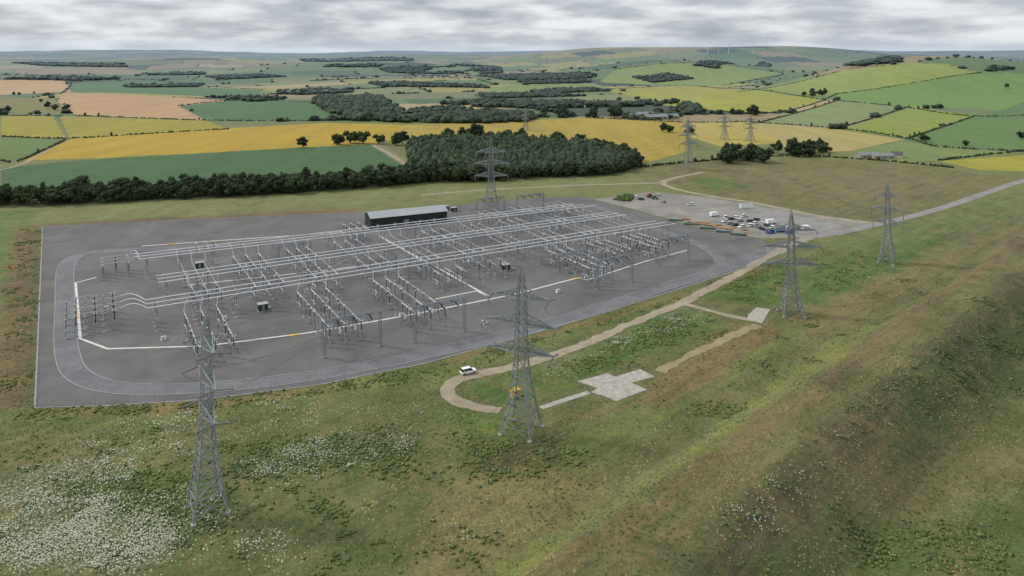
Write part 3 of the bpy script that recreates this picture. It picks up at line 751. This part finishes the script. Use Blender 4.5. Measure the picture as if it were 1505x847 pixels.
cars={k:car_parts(M[m],s) for k,m,s in (('white','white',True),('black','carblack',False),('silver','carsilver',False),('blue','carblue',False),('red','red',False))}
o=P(688,549); thing('parked_car',cars['white'],o+Vector((0,0,.06)),R_(28),'white sport utility car parked on the dirt track','car','parked cars',1.08)
cp=[(1068,319,'white'),(1075,321,'black'),(1083,320,'white'),(1088,324,'silver'),(1094,317,'white'),(1066,325,'white'),(1073,328,'silver'),(1080,330,'black'),(1104,331,'white'),(1111,328,'white'),(1115,333,'silver'),(1120,336,'black'),(1128,331,'blue'),(1137,335,'white'),(1143,333,'red'),(1150,332,'silver'),(1090,333,'white'),(1102,324,'blue'),(1112,322,'black'),(1125,326,'white'),(1158,336,'white'),(1170,335,'silver')]
for u,v,k in cp:
    q=P(u,v+2); thing('parked_car',cars[k],(q.x,q.y,.05),RZ+random.choice((0,math.pi))+random.uniform(-.1,.1)+Q*(random.random()<.3),k+' car parked on the gravel yard','car','parked cars')
def van():
    b_=MB(); b_.extrude([(-3,.45),(3,.45),(3.05,1.1),(2.4,1.6),(1.9,2.5),(-3,2.6)],-1,1)
    w_=MB(); w_.extrude([(2.47,1.55),(2.44,1.64),(1.98,2.42),(2.02,2.3)],-.85,.85)
    p_=[('body',b_.mesh('body',M['white'])),('windscreen',w_.mesh('windscreen',M['glass']))]
    rm=Matrix.Rotation(math.pi/2,3,'X')
    for x in (1.9,-1.9):
        for y in (-.92,.92):
            t=MB(); t.lathe([(.2,-.13),(.38,-.12),(.38,.12),(.2,.13)],12,(x,y,.4),rm); p_.append(('wheel',t.mesh('wheel',M['tyre'])))
    return p_
VN=van()
for u,v in ((1133,329),(1185,338),(1050,318)):
    q=P(u,v); thing('parked_van',VN,(q.x,q.y,.05),RZ+random.uniform(-.3,.3),'white panel van parked on the yard','van','parked vans')
def container(mt,Lc=6.1):
    b_=MB(); b_.box((0,0,1.35),(Lc,2.4,2.5)); n=int(Lc/.35)
    for k in range(n):
        x=-Lc/2+.2+k*(Lc-.4)/(n-1)
        for y in (-1.23,1.23): b_.box((x,y,1.35),(.14,.06,2.3))
    r=MB(); r.box((0,0,2.64),(Lc+.06,2.46,.08))
    p_=[('body',b_.mesh('body',M[mt])),('roof',r.mesh('roof',M['roof'] if mt=='white' else M[mt]))]
    for y in (-.58,.58):
        d=MB(); d.box((Lc/2+.04,y,1.35),(.08,1.1,2.3)); d.beam((Lc/2+.11,y-.2,.3),(Lc/2+.11,y-.2,2.4),.05); d.beam((Lc/2+.11,y+.2,.3),(Lc/2+.11,y+.2,2.4),.05)
        p_.append(('door',d.mesh('door',M[mt])))
    return p_
CB=container('blue'); CT=container('teal',9); CW=container('white',8); CY=container('yellow',3.6)
for u,v in ((1132,343),(1147,341),(1160,343)):
    q=P(u,v); thing('shipping_container',CB,(q.x,q.y,.05),RZ+.1+random.uniform(-.2,.2),'blue steel container at the car park edge','container','blue containers',.85)
q=P(1097,306); thing('site_cabin',CW,(q.x,q.y,.05),RZ-.5,'white site cabin beside the dirt track','cabin')
for u,v in ((993,325),(1016,331),(1040,337),(1064,342),(1085,346)):
    q=P(u,v); thing('teal_site_store',CT,(q.x,q.y,.04),-.28,'low teal site store beside stacked timber','store','low teal site stores',(.95,.4,.4))
q=P(757,583); thing('storage_bin',CY,(q.x,q.y,.05),RZ,'yellow storage container beside the pylon base','container',None,.8)
def stack():
    m=MB()
    for k in range(5):
        for j in range(3): m.box((0,-1.2+k*.6,.3+j*.35),(5.5-.3*((k+j)%2),.5,.3))
    b_=MB()
    for x in (-2,0,2): b_.box((x,0,.07),(.2,3,.12))
    return [('timber',m.mesh('timber',M['timber'])),('bearer',b_.mesh('bearer',M['bark']))]
SK=stack()
for k in range(10):
    for j in range(2):
        if random.random()<.15: continue
        u=1008+k*9.6+j*6; v=322+k*1.75+j*4; q=P(u,v+1); thing('timber_stack',SK,(q.x,q.y,.04),-.3+random.uniform(-.25,.25),'stack of tan timber on the gravel yard','timber stack','timber stacks on the yard',(random.uniform(.55,.85),random.uniform(.5,.8),random.uniform(.3,.8)))
def tele(mt):
    b_=MB(); b_.extrude([(-2.2,.6),(2,.6),(2.1,1.2),(.6,1.4),(-.1,1.5),(-2.2,1.6)],-.9,.9)
    c=MB(); c.extrude([(-.9,1.5),(.7,1.4),(.4,2.5),(-.8,2.55)],-.85,0)
    bo=MB(); bo.beam((-2,.45,1.9),(3.6,.45,2.9),.35); bk=MB(); bk.extrude([(3.5,2.4),(4.4,2.2),(4.2,3),(3.6,3.1)],-.9,1)
    p_=[('body',b_.mesh('body',M[mt])),('cab',c.mesh('cab',M['glass'])),('boom',bo.mesh('boom',M[mt])),('bucket',bk.mesh('bucket',M['steeldark']))]
    rm=Matrix.Rotation(math.pi/2,3,'X')
    for x in (1.4,-1.4):
        for y in (-1,1):
            t=MB(); t.lathe([(.3,-.2),(.6,-.2),(.62,0),(.6,.2),(.3,.2)],12,(x,y,.62),rm); p_.append(('wheel',t.mesh('wheel',M['tyre'])))
    return p_
q=P(955,290); thing('telehandler',tele('red'),(q.x,q.y,.04),.6,'red telehandler with raised boom on the yard','telehandler')
q=P(963,293); thing('telehandler',tele('teal'),(q.x,q.y,.04),-.3,'green telehandler parked on the yard','telehandler')
for u,v,k in ((935,289,'white'),(942,292,'black'),(975,296,'silver'),(1015,300,'white')):
    q=P(u,v+2); thing('parked_car',cars[k],(q.x,q.y,.05),random.uniform(0,6),k+' car parked on the gravel yard','car','parked cars')
q=P(14,398); m=MB(); m.box((0,0,1.6),(1.4,.1,1.1)); NBP=[('panel',m.mesh('panel',M['orange']))]
for x in (-.5,.5):
    n_=MB(); n_.beam((x,0,0),(x,0,1.1),.1); NBP.append(('post',n_.mesh('post',M['steel'])))
thing('notice_board',NBP,q,.3,'small orange marker board on two posts','board')
# ---------------------------------------------------------------- vegetation
bm=bmesh.new(); bmesh.ops.create_icosphere(bm,subdivisions=2,radius=1); IV=np.array([v.co[:] for v in bm.verts]); IF=np.array([[v.index for v in f.verts] for f in bm.faces]); bm.free()
def tree_mesh(seed,h,w,low=.02):
    r=np.random.default_rng(seed); VV=[];FF=[];n0=0
    for k in range(24):
        d=r.normal(size=3); d/=np.linalg.norm(d); q=r.random()**.45
        zc=h*(low+.1)+ (h*(1-low)*.5)*(1+d[2]*q*.85)*.93
        prof=1.05-.4*max(0,(zc/h-.35)*1.5)**2
        c=np.array([d[0]*q*w*.45*prof,d[1]*q*w*.45*prof,zc]); rc=w*(.12+.12*r.random())
        vv=IV*rc*.85*(1+.25*r.normal(size=(len(IV),1)))*[1,1,.8]+c; VV.append(vv); 
        FF+=[tuple(f) for f in (IF+n0).tolist()]; n0+=len(vv)
        m=60; dd=r.normal(size=(m,3)); dd/=np.linalg.norm(dd,axis=1)[:,None]; pc_=c+dd*rc*(.85+.4*r.random((m,1)))*[1,1,.85]
        a=r.normal(size=(m,3)); a/=np.linalg.norm(a,axis=1)[:,None]; b2=np.cross(a,dd); b2/=np.linalg.norm(b2,axis=1)[:,None]+1e-9
        s=(.18+.3*r.random((m,1)))*w/8
        quad=np.stack([pc_-a*s,pc_-b2*s,pc_+a*s,pc_+b2*s],1).reshape(-1,3); VV.append(quad)
        FF+=[tuple(f) for f in (np.arange(4*m).reshape(-1,4)+n0).tolist()]; n0+=4*m
    VV=np.vstack(VV)
    me=bpy.data.meshes.new('crown'); me.from_pydata(VV.tolist(),[],FF); me.materials.append(M['crown'])
    t=MB(); t.beam((0,0,-.2),(0,0,h*.45),w*.07,w*.045,n=7); t.beam((0,0,h*.45),(0,0,h*.8),w*.045,w*.015,n=6)
    for k in range(6):
        an=k*1.05+seed; t.beam((0,0,h*(.28+.07*k)),(math.cos(an)*w*.32,math.sin(an)*w*.32,h*(.5+.06*k)),w*.03,w*.01,n=5)
    return [('trunk',t.mesh('trunk',M['bark'])),('crown',me)]
TR=[tree_mesh(i,10.5+(i*1.7)%3,8.5+(i*1.3)%3) for i in range(7)]
nt_=0
def tree(p,sc=1,label='dense dark green broadleaf tree in a field',group=None,sp=(.75,1.2)):
    global nt_; nt_+=1
    z=float(height(p.x,p.y)); s=sc*random.uniform(*sp)
    thing('tree',random.choice(TR),(p.x,p.y,z-.1),random.uniform(0,6.28),label,'tree',group,(s*random.uniform(.9,1.3),s*random.uniform(.9,1.3),s))
belt=smooth_path([Vector((q.x,q.y,0)) for q in W([(-40,303),(60,301),(150,298),(300,290),(420,284),(540,276),(620,269),(700,264)])],6.2)
for i,q in enumerate(belt):
    for k in range(3):
        p=q+Vector((random.uniform(-2,2),k*7+random.uniform(-2,2),0)); tree(p,.95 if k<2 else 1.05,'dark green broadleaf tree in a dense shelter belt','trees in the shelter belt',(.8,1.2))
def scatter(w,sp):
    if not isinstance(w[0],Vector): w=W(w)
    xs=[q.x for q in w]; ys=[q.y for q in w]
    ar=(max(xs)-min(xs))*(max(ys)-min(ys)); 
    sp=max(sp,math.sqrt(ar/12000))
    X,Y=np.meshgrid(np.arange(min(xs),max(xs),sp),np.arange(min(ys),max(ys),sp)); X=X.ravel()+rng.uniform(-.4,.4,X.size)*sp; Y=Y.ravel()+rng.uniform(-.4,.4,Y.size)*sp
    m=inpoly(X,Y,w); return X[m],Y[m],sp
def blobs(name,X,Y,w,h,mat,label,cat,kind,jit=.2,lift=.5):
    n=len(X)
    if n==0: return
    Z=height(X,Y)
    VV=IV[None]*(1+jit*rng.normal(size=(n,len(IV),1)))
    VV=np.stack([VV[:,:,0]*w[:,None]+X[:,None],VV[:,:,1]*w[:,None]+Y[:,None],VV[:,:,2]*h[:,None]*.5+(Z+h*lift)[:,None]],2).reshape(-1,3)
    FF=(IF[None]+(np.arange(n)*len(IV))[:,None,None]).reshape(-1,3)
    single(name,npmesh(name,VV,FF,mat),label,cat,kind=kind)
def woods(name,poly,sp,hh,label,xy=None,gaps=True):
    X,Y,sp2=scatter(poly,sp) if xy is None else (*xy,sp)
    if gaps and len(X):
        k=sp2*7; f=np.sin(X/k+1)+np.sin(Y/(k*1.7)+X/(k*2))+.7*np.sin(X/(k*.4)-Y/(k*.6))+rng.normal(size=len(X))*.35
        m=f>-.8; X=X[m];Y=Y[m]
    n=len(X); w=np.maximum(sp2*.66,hh*.32)*rng.uniform(.5,1.35,n); h=hh*rng.uniform(.6,1.4,n)
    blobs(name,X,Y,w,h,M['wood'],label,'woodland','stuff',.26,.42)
pl=[(606,248),(600,218),(625,212),(670,207),(720,208),(760,206),(790,211),(860,216),(905,227),(936,243),(900,256),(800,259),(700,265)]
X,Y,_=scatter(pl,5)
edge_pts=smooth_path([Vector((q.x,q.y,0)) for q in W([(590,264),(612,261),(700,267),(800,261),(900,256),(936,244),(915,230),(870,218)])],6.5)
for q in edge_pts:
    for k in range(2): tree(q+Vector((random.uniform(-3,3),k*6+random.uniform(-3,3),0)),.85,'dark tree at the edge of a plantation','trees at the plantation edge',(.65,1.2))
woods('plantation_woodland',None,5,8.5,'dense dark green plantation woodland',xy=(X,Y),gaps=False)
for u,v,s in [(445,217,1.05),(497,213,1.2),(515,211,1.3),(534,211,1.2),(557,212,1.3),(582,214,1.3),(592,212,1),(630,210,1.2),(604,222,1.1),(20,140,1),(28,140,1),(2,166,.9),(12,166,1),(50,138,.8),(70,160,1),(80,162,1.1),(95,165,1.1),(100,160,1),(60,150,.7),(1480,130,.8),(820,213,1.5),(850,214,1.5),(700,208,1.4),(680,207,1.3),(660,209,1.3),(765,208,1.4),(745,207,1.2),(985,195,1),(975,194,.8),(1502,205,1.1),(1358,208,.8),(1420,215,.7)]:
    tree(P(u,v),s)
def clump(u0,u1,v0,v1,n,s,lab):
    for _ in range(n): tree(P(random.uniform(u0,u1),random.uniform(v0,v1)),s,lab)
clump(1068,1125,233,241,11,1.15,'large spreading tree in a copse beside the field')
clump(1140,1223,222,231,15,1.05,'dark tree in a copse beside the field')
clump(1162,1220,138,142,8,1.2,'dark tree in a small hillside copse'); clump(1073,1118,167,170,7,1.2,'dark tree in a small hillside copse')
clump(870,912,170,174,5,1.5,'dark tree near farm buildings'); clump(795,830,168,173,5,1.4,'dark tree near farm buildings')
FW=[([(458,150),(480,163),(520,178),(600,181),(585,160),(560,144),(470,143)],10,9),([(600,160),(640,157),(700,164),(790,172),(780,180),(690,182),(610,181)],10,8),
([(640,153),(700,149),(800,152),(900,153),(890,158),(800,160),(700,158)],12,9),([(900,155),(1000,151),(1060,166),(1000,168),(900,164)],12,9),
([(560,101),(640,95),(730,98),(738,108),(640,109),(570,107)],20,10),([(440,87),(600,85),(610,90),(450,91)],35,12),
([(905,172),(1000,162),(1050,167),(1000,176),(930,177)],11,8),([(400,136),(470,132),(520,136),(440,140)],13,9),
([(20,93),(180,94),(185,99),(60,97)],30,11),([(780,135),(900,130),(930,134),(800,139)],14,8),([(1240,93),(1325,90),(1325,95),(1250,99)],22,8),
([(0,117),(100,114),(180,117),(110,119)],16,9),([(180,125),(300,124),(290,128),(190,129)],14,8),([(700,112),(860,107),(900,112),(740,118)],18,9),([(540,122),(700,126),(720,130),(560,128)],14,8),
([(300,113),(380,110),(420,113),(330,117)],16,9),([(930,114),(985,109),(1020,116),(960,122)],14,8),([(1020,97),(1120,91),(1135,95),(1050,101)],20,9),([(1400,102),(1470,99),(1505,103),(1440,106)],16,8),([(330,145),(400,142),(430,146),(370,150)],11,8),([(480,96),(560,95),(560,99),(470,99)],28,11),([(760,120),(860,118),(870,121),(770,124)],14,8),([(700,140),(850,138),(860,142),(720,145)],11,8),([(210,108),(300,107),(300,110),(220,111)],20,9)]
for k,(pl_,sp,hh) in enumerate(FW):
    woods('distant_woodland',pl_,sp,hh,'dark green distant wood between fields')
if len(HEDGE_V):
    wt=gr[HEDGE_V]**1.0; wt/=wt.sum(); sel=rng.choice(HEDGE_V,min(2600,len(HEDGE_V)),replace=False,p=wt)
    X=gx[sel]+rng.normal(size=len(sel))*2; Y=gy[sel]+rng.normal(size=len(sel))*2; rr=np.hypot(X,Y)
    big=rng.random(len(sel)); h=np.where(big>.75,rng.uniform(6,9,len(sel)),rng.uniform(2,4,len(sel)))
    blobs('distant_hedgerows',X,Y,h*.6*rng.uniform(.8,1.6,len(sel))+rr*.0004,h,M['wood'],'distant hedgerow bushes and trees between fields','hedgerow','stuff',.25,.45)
def hedge(pts,w=1.5,h=1.6,name='hedge',lab='dark green field hedge'):
    w0=W(pts); st=max(1.6,w0[0].length*.0024)
    path=smooth_path([Vector((q.x,q.y,0)) for q in w0],st); n=len(path)
    X=np.array([p.x for p in path])+rng.normal(size=n)*.4; Y=np.array([p.y for p in path])+rng.normal(size=n)*.4
    m=rng.random(n)>.15; X=X[m];Y=Y[m];n=len(X)
    blobs(name,X,Y,np.maximum(w,st*.6)*rng.uniform(.5,1.1,n),h*rng.uniform(.5,1.5,n)*np.where(rng.random(n)>.97,3,1),M['crown'],lab,'hedge',None,.15)
for h_ in ([(0,236),(30,236),(95,207)],[(0,201),(96,204),(200,198),(335,190)],[(92,137),(105,122)],[(110,170),(300,177),(500,178)],[(262,156),(345,148),(470,150)],[(100,121),(230,118),(388,132)],[(1232,189),(1337,157)],[(1335,204),(1432,171)],[(1105,180),(1232,189),(1335,204),(1380,216),(1505,223)],[(1115,181),(1230,148)],[(1230,148),(1322,157),(1432,171),(1560,166)],[(1230,138),(1442,107)],[(880,131),(1020,126),(1212,147)],[(1000,160),(1130,166),(1212,147)],[(860,173),(1005,180),(1105,179)],[(1230,138),(1210,147)],[(940,246),(1070,234),(1180,228)],[(1180,229),(1300,237),(1400,247)],[(1380,236),(1505,222)],[(905,102),(1050,94),(1150,108),(1062,126)],[(0,170),(90,171)],[(1085,135),(1230,106),(1300,97)],[(30,279),(300,270),(420,264)]): hedge(h_)
X,Y,sp=scatter([(900,294),(918,287),(935,290),(925,297)],2.2)
blobs('scrub',X,Y,rng.uniform(.8,1.5,len(X)),rng.uniform(1,2.6,len(X)),M['bush'],'green scrub on a low mound beside the yard','bushes','stuff',.22,.3)
EX=[W(platform),W([(872,293),(960,282),(1040,290),(1190,315),(1290,327),(1240,340),(1122,351),(987,324)]),W([(848,561),(893,549),(904,554),(941,543),(962,554),(928,563),(951,573),(906,590),(868,577)]),W([(1100,463),(1112,452),(1132,455),(1120,476),(1098,470)])]
def pathmask(X,Y,paths,wd):
    m=np.zeros(len(X),bool)
    for pth in paths:
        for a,b in zip(pth[:-1],pth[1:]):
            ax,ay=a.x,a.y; dx,dy=b.x-ax,b.y-ay; l2=dx*dx+dy*dy
            t=np.clip(((X-ax)*dx+(Y-ay)*dy)/l2,0,1); m|=np.hypot(X-ax-t*dx,Y-ay-t*dy)<wd
    return m
PTH=[trk,W([(1000,446),(1030,453),(1070,464),(1108,471)]),W([(795,600),(830,588),(866,577)]),W([(620,287),(700,280),(860,272),(980,268)]),W([(1035,253),(975,268),(1040,288),(1190,315),(1300,328)]),W([(972,548),(1015,523),(1060,502),(1116,479)])]
def keep(X,Y,wd=2.6):
    ex=pathmask(X,Y,PTH,wd)
    for e in EX: ex|=inpoly(X,Y,e)
    return ~ex
WX=[];WY=[]
for pl_,nc,per in [([(340,655),(520,640),(620,660),(600,690),(420,700),(330,690)],70,18),([(100,700),(300,690),(340,740),(260,800),(120,760)],70,18),([(1320,560),(1500,430),(1600,420),(1600,560),(1450,570),(1350,620)],80,18),([(22,335),(60,335),(50,603),(0,603)],110,12),([(690,645),(800,640),(870,670),(790,720),(690,700)],30,14),([(980,847),(1130,700),(1340,520),(1560,360),(1640,360),(1400,540),(1200,700),(1080,847)],110,14),([(1250,780),(1505,740),(1505,847),(1260,847)],30,14),([(1040,425),(1140,385),(1160,400),(1140,450),(1040,440)],40,11),([(820,545),(1000,460),(1050,470),(900,550)],60,11),([(1180,380),(1330,360),(1300,400),(1200,430)],40,9),([(40,602),(300,591),(470,569),(620,539),(640,543),(470,578),(300,600),(40,614)],130,8),([(640,540),(870,471),(1120,397),(1130,402),(880,482),(650,552)],90,8),([(1000,500),(1300,420),(1500,350),(1100,600),(900,700)],60,9),([(0,640),(700,620),(700,840),(0,840)],110,10)]:
    w=W(pl_); xs=[q.x for q in w]; ys=[q.y for q in w]
    X=rng.uniform(min(xs),max(xs),nc*6); Y=rng.uniform(min(ys),max(ys),nc*6); m=inpoly(X,Y,w); X=X[m][:nc];Y=Y[m][:nc]
    for x_,y_ in zip(X,Y):
        k=max(2,int(rng.exponential(per))); s_=rng.uniform(.5,2.6); WX.append(x_+rng.normal(size=k)*s_*1.4); WY.append(y_+rng.normal(size=k)*s_)
WX=np.concatenate(WX);WY=np.concatenate(WY); m=keep(WX,WY); WX=WX[m];WY=WY[m]
blobs('rough_weeds',WX,WY,rng.uniform(.15,.55,len(WX)),rng.uniform(.2,.7,len(WX)),M['weed'],'clumps of rough weeds and nettles in grass','weeds','stuff',.28,.25)
def tufts(name,X,Y,wr,hr,mat,lab,flat=False):
    n=len(X); Z=height(X,Y); h=rng.uniform(*hr,n); w=rng.uniform(*wr,n); a0=rng.uniform(0,6.28,n); ring_=[]
    for k in range(5):
        a=a0+k*2*math.pi/5; rr=w*.5*rng.uniform(.6,1.2,n)
        ring_.append(np.stack([X+np.cos(a)*rr,Y+np.sin(a)*rr,(Z+h+rng.normal(size=n)*.05) if flat else (Z-.04)],1))
    if flat:
        VV=np.stack(ring_,1).reshape(-1,3); FF=np.arange(len(VV)).reshape(-1,5)
    else:
        top=np.stack([X+rng.normal(size=n)*.2*w,Y+rng.normal(size=n)*.2*w,Z+h],1)
        VV=np.stack(ring_+[top],1).reshape(-1,3); b6=(np.arange(n)*6)[:,None]
        FF=np.concatenate([b6+np.array([[k,(k+1)%5,5]]) for k in range(5)],0)
    single(name,npmesh(name,VV,FF,mat),lab,'grass' if not flat else 'flowers',kind='stuff')
n=170000
r_=np.sqrt(rng.uniform(95**2,440**2,n)); a_=np.radians(rng.uniform(-42,42,n)); X=r_*np.sin(a_); Y=r_*np.cos(a_)
m=keep(X,Y)&~(rng.random(n)<np.clip((r_-220)/210,0,1)); X=X[m];Y=Y[m]
clus=np.sin(X/9+Y/13)+np.sin(X/4.1-Y/6.3)+np.sin(Y/23+X/17)+rng.normal(size=len(X))*1.3
def tm(name,c1,c2):
    m,nt,b=nmat(name,.95); g=N(nt,'ShaderNodeNewGeometry')
    c=mixc(nt,mr(nt,noise(nt,g.outputs['Position'],.12,5,.7),.38,.62,0,1),lin(c1),lin(c2)); nt.links.new(c,b.inputs['Base Color']); return m
mg=tm('grass_tuft_green',(72,90,40),(102,112,58)); ms=tm('grass_tuft_straw',(110,98,62),(146,130,88)); md=tm('weed_dark',(56,72,30),(80,90,44))
k1=clus>1.7; k2=clus<-1.0; k3=(~(k1|k2))&(rng.random(len(X))<.6)
tufts('green_grass_tufts',X[k3],Y[k3],(.3,.9),(.1,.3),mg,'green rough grass tufts')
tufts('straw_grass_tufts',X[k2],Y[k2],(.3,.8),(.1,.35),ms,'dry straw coloured grass tufts')
tufts('dark_weeds',X[k1],Y[k1],(.3,.9),(.12,.4),md,'dark green weeds among grass')
FL=[([(-20,715),(60,718),(200,745),(260,790),(270,825),(180,840),(-20,835)],200,50,2.4),([(60,650),(250,600),(420,590),(430,620),(260,680),(100,720)],90,18,1.8),([(330,690),(440,650),(600,640),(620,665),(520,690),(400,720)],90,20,1.8),([(0,690),(180,670),(320,740),(320,790),(100,720)],80,20,2.2),([(380,600),(640,590),(640,640),(420,650)],25,14,1.8),([(800,540),(1000,460),(1050,464),(960,500),(860,530),(800,560)],90,14,1.4),([(1080,700),(1200,680),(1160,800),(1080,830)],14,10,1.2),([(600,700),(760,680),(760,800),(600,847)],12,7,1.4),([(1230,400),(1330,385),(1330,410),(1240,420)],25,9,1.3),([(270,740),(420,770),(420,847),(280,847)],30,12,1.6),([(1200,600),(1505,560),(1505,847),(1150,847)],8,7,1.5)]
FX=[];FY=[]
for pl_,nc,per,sg in FL:
    w=W(pl_); xs=[q.x for q in w]; ys=[q.y for q in w]
    X=rng.uniform(min(xs),max(xs),nc*5); Y=rng.uniform(min(ys),max(ys),nc*5); m=inpoly(X,Y,w); X=X[m][:nc];Y=Y[m][:nc]
    for x_,y_ in zip(X,Y):
        k=max(2,int(rng.exponential(per))); s_=sg*rng.uniform(.3,1.2); FX.append(x_+rng.normal(size=k)*s_*1.4); FY.append(y_+rng.normal(size=k)*s_)
FX=np.concatenate(FX);FY=np.concatenate(FY); m=keep(FX,FY)
tufts('white_wildflowers',FX[m],FY[m],(.12,.42),(.3,.7),M['flower'],'drifts of white wildflowers in long grass',True)
# ---------------------------------------------------------------- farm buildings
def barn(Lx,Dy,He,Hr,wm,rm_):
    w=MB(); w.extrude([(-Dy/2,0),(Dy/2,0),(Dy/2,He),(0,Hr),(-Dy/2,He)],-Lx/2,Lx/2); w.v=[Matrix.Rotation(Q,4,'Z')@v for v in w.v]
    r=MB()
    for sg in (-1,1):
        i0=len(r.v)
        for x in (-Lx/2-.4,Lx/2+.4): r.v+=[Vector((x,sg*(Dy/2+.4),He-.15)),Vector((x,0,Hr+.08)),Vector((x,0,Hr+.3)),Vector((x,sg*(Dy/2+.4),He+.1))]
        for f in ((0,1,2,3),(7,6,5,4),(0,4,5,1),(3,2,6,7),(0,3,7,4),(1,5,6,2)): r.f.append(tuple(i0+q for q in f))
    d=MB(); d.box((0,-Dy/2-.08,He*.4),(Lx*.18,.1,He*.8)); p_=[('wall',w.mesh('wall',wm)),('roof',r.mesh('roof',rm_)),('door',d.mesh('door',M['steeldark']))]
    for x in (-.32,.32):
        wi=MB(); wi.box((x*Lx,-Dy/2-.08,He*.55),(Lx*.1,.1,He*.3)); p_.append(('window',wi.mesh('window',M['glass'])))
    return p_
B1=barn(34,16,5,8,M['barnwall'],M['barnroof']); B2=barn(12,8,3,6.5,M['harl'],M['slate'])
for u,v,rz in ((942,175,.1),(964,176,.2),(952,172,.1),(980,175,.15),(430,137,.3),(475,136,0)):
    thing('barn',B1,P(u,v),rz,'pale farm barn with grey pitched roof','barn','farm barns')
for u,v,rz,s in ((1275,232,.2,.6),(1296,233,.1,.6)):
    thing('barn',B1,P(u,v),rz,'low farm shed with grey roof among fields','barn','farm barns',s)
for u,v in ((1318,231),(870,168),(520,134),(700,142),(760,140)):
    thing('house',B2,P(u,v),random.random()*3,'small pale house with slate roof','house','distant houses',.8)
for k in range(34):
    u=random.uniform(585,700); v=random.uniform(110,118); thing('house',B2,P(u,v),random.random()*3,'small pale house with slate roof','house','distant houses',1.3)
tw=MB(); tw.beam((0,0,0),(0,0,62),3.4,2,n=10); nc=MB(); nc.box((0,0,63),(2.4,6,2.4)); 
def blade(a):
    m=MB(); o_=Vector((0,-3.8,63)); d=Vector((math.sin(a),0,math.cos(a))); m.beam(o_,o_+d*9,1.6,2.6); m.beam(o_+d*9,o_+d*32,2.6,.7); return m.mesh('blade',M['turb'])
for j,u in enumerate((1040,1056,1071,808,1108)):
    WT=[('tower',tw.mesh('tower',M['turb'])),('nacelle',nc.mesh('nacelle',M['turb']))]+[('blade',blade(j*.5+k*2.094)) for k in range(3)]
    yy=5800; xx=(u-752.5)/FPX*yy; thing('wind_turbine',WT,(xx,yy,float(height(xx,yy))),0,'white wind turbine on a distant hill','wind turbine','distant wind turbines')
# ---------------------------------------------------------------- world, light, camera
wd=bpy.data.worlds.new('World'); S.world=wd; wd.use_nodes=True; nt=wd.node_tree; bg=nt.nodes['Background']; bg.inputs['Strength'].default_value=.1
sky=N(nt,'ShaderNodeTexSky',sky_type='NISHITA'); sky.sun_disc=False; sky.sun_elevation=R_(42); sky.sun_rotation=R_(-75)
tc=N(nt,'ShaderNodeTexCoord'); sp=N(nt,'ShaderNodeSeparateXYZ'); nt.links.new(tc.outputs['Generated'],sp.inputs[0])
zz=math_(nt,'ADD',math_(nt,'MAXIMUM',sp.outputs['Z'],0.0),.10)
cb=N(nt,'ShaderNodeCombineXYZ'); nt.links.new(math_(nt,'DIVIDE',sp.outputs['X'],zz),cb.inputs[0]); nt.links.new(math_(nt,'DIVIDE',sp.outputs['Y'],zz),cb.inputs[1])
pv=N(nt,'ShaderNodeVectorMath',operation='MULTIPLY'); nt.links.new(tc.outputs['Generated'],pv.inputs[0]); pv.inputs[1].default_value=(9,9,42)
n1=noise(nt,pv.outputs[0],1.0,8,.5,.1); n2=noise(nt,cb.outputs[0],.8,5,.5,.2)
fc=math_(nt,'ADD',math_(nt,'MULTIPLY',n1,.7),math_(nt,'MULTIPLY',n2,.3))
cr=N(nt,'ShaderNodeValToRGB'); nt.links.new(fc,cr.inputs[0])
e=cr.color_ramp.elements; e[0].position=.38; e[0].color=(.42,.46,.52,1); e[1].position=.60; e[1].color=(.92,.94,.955,1)
x=e.new(.46); x.color=(.54,.58,.635,1); x=e.new(.53); x.color=(.74,.77,.81,1)
sc=N(nt,'ShaderNodeVectorMath',operation='SCALE'); nt.links.new(cr.outputs[0],sc.inputs[0]); nt.links.new(mr(nt,sp.outputs['Z'],.08,.5,9.4,12.6),sc.inputs['Scale'])
cloud=mixc(nt,.93,sky.outputs[0],sc.outputs[0])
hz=mr(nt,sp.outputs['Z'],-.005,.022,.85,0)
nt.links.new(mixc(nt,hz,cloud,(6.0,6.9,7.9)),bg.inputs['Color'])
sl=bpy.data.lights.new('sun','SUN'); sl.energy=2.5; sl.angle=R_(10); sl.color=(1,.95,.87)
so=bpy.data.objects.new('sun',sl); COL.objects.link(so); so.rotation_euler=(R_(48),0,R_(-105))
cam=bpy.data.cameras.new('camera'); co=bpy.data.objects.new('camera',cam); COL.objects.link(co)
co.location=(0,0,CAMH); co.rotation_euler=(math.pi/2,0,0); cam.sensor_width=36; cam.lens=36*FPX/1505; cam.shift_y=-(423.5-VH)/1505; cam.clip_start=1; cam.clip_end=60000
S.camera=co
S.view_settings.view_transform='Standard'; S.view_settings.look='None'; S.view_settings.exposure=0
print('COUNTS',CNT,'trees',nt_)
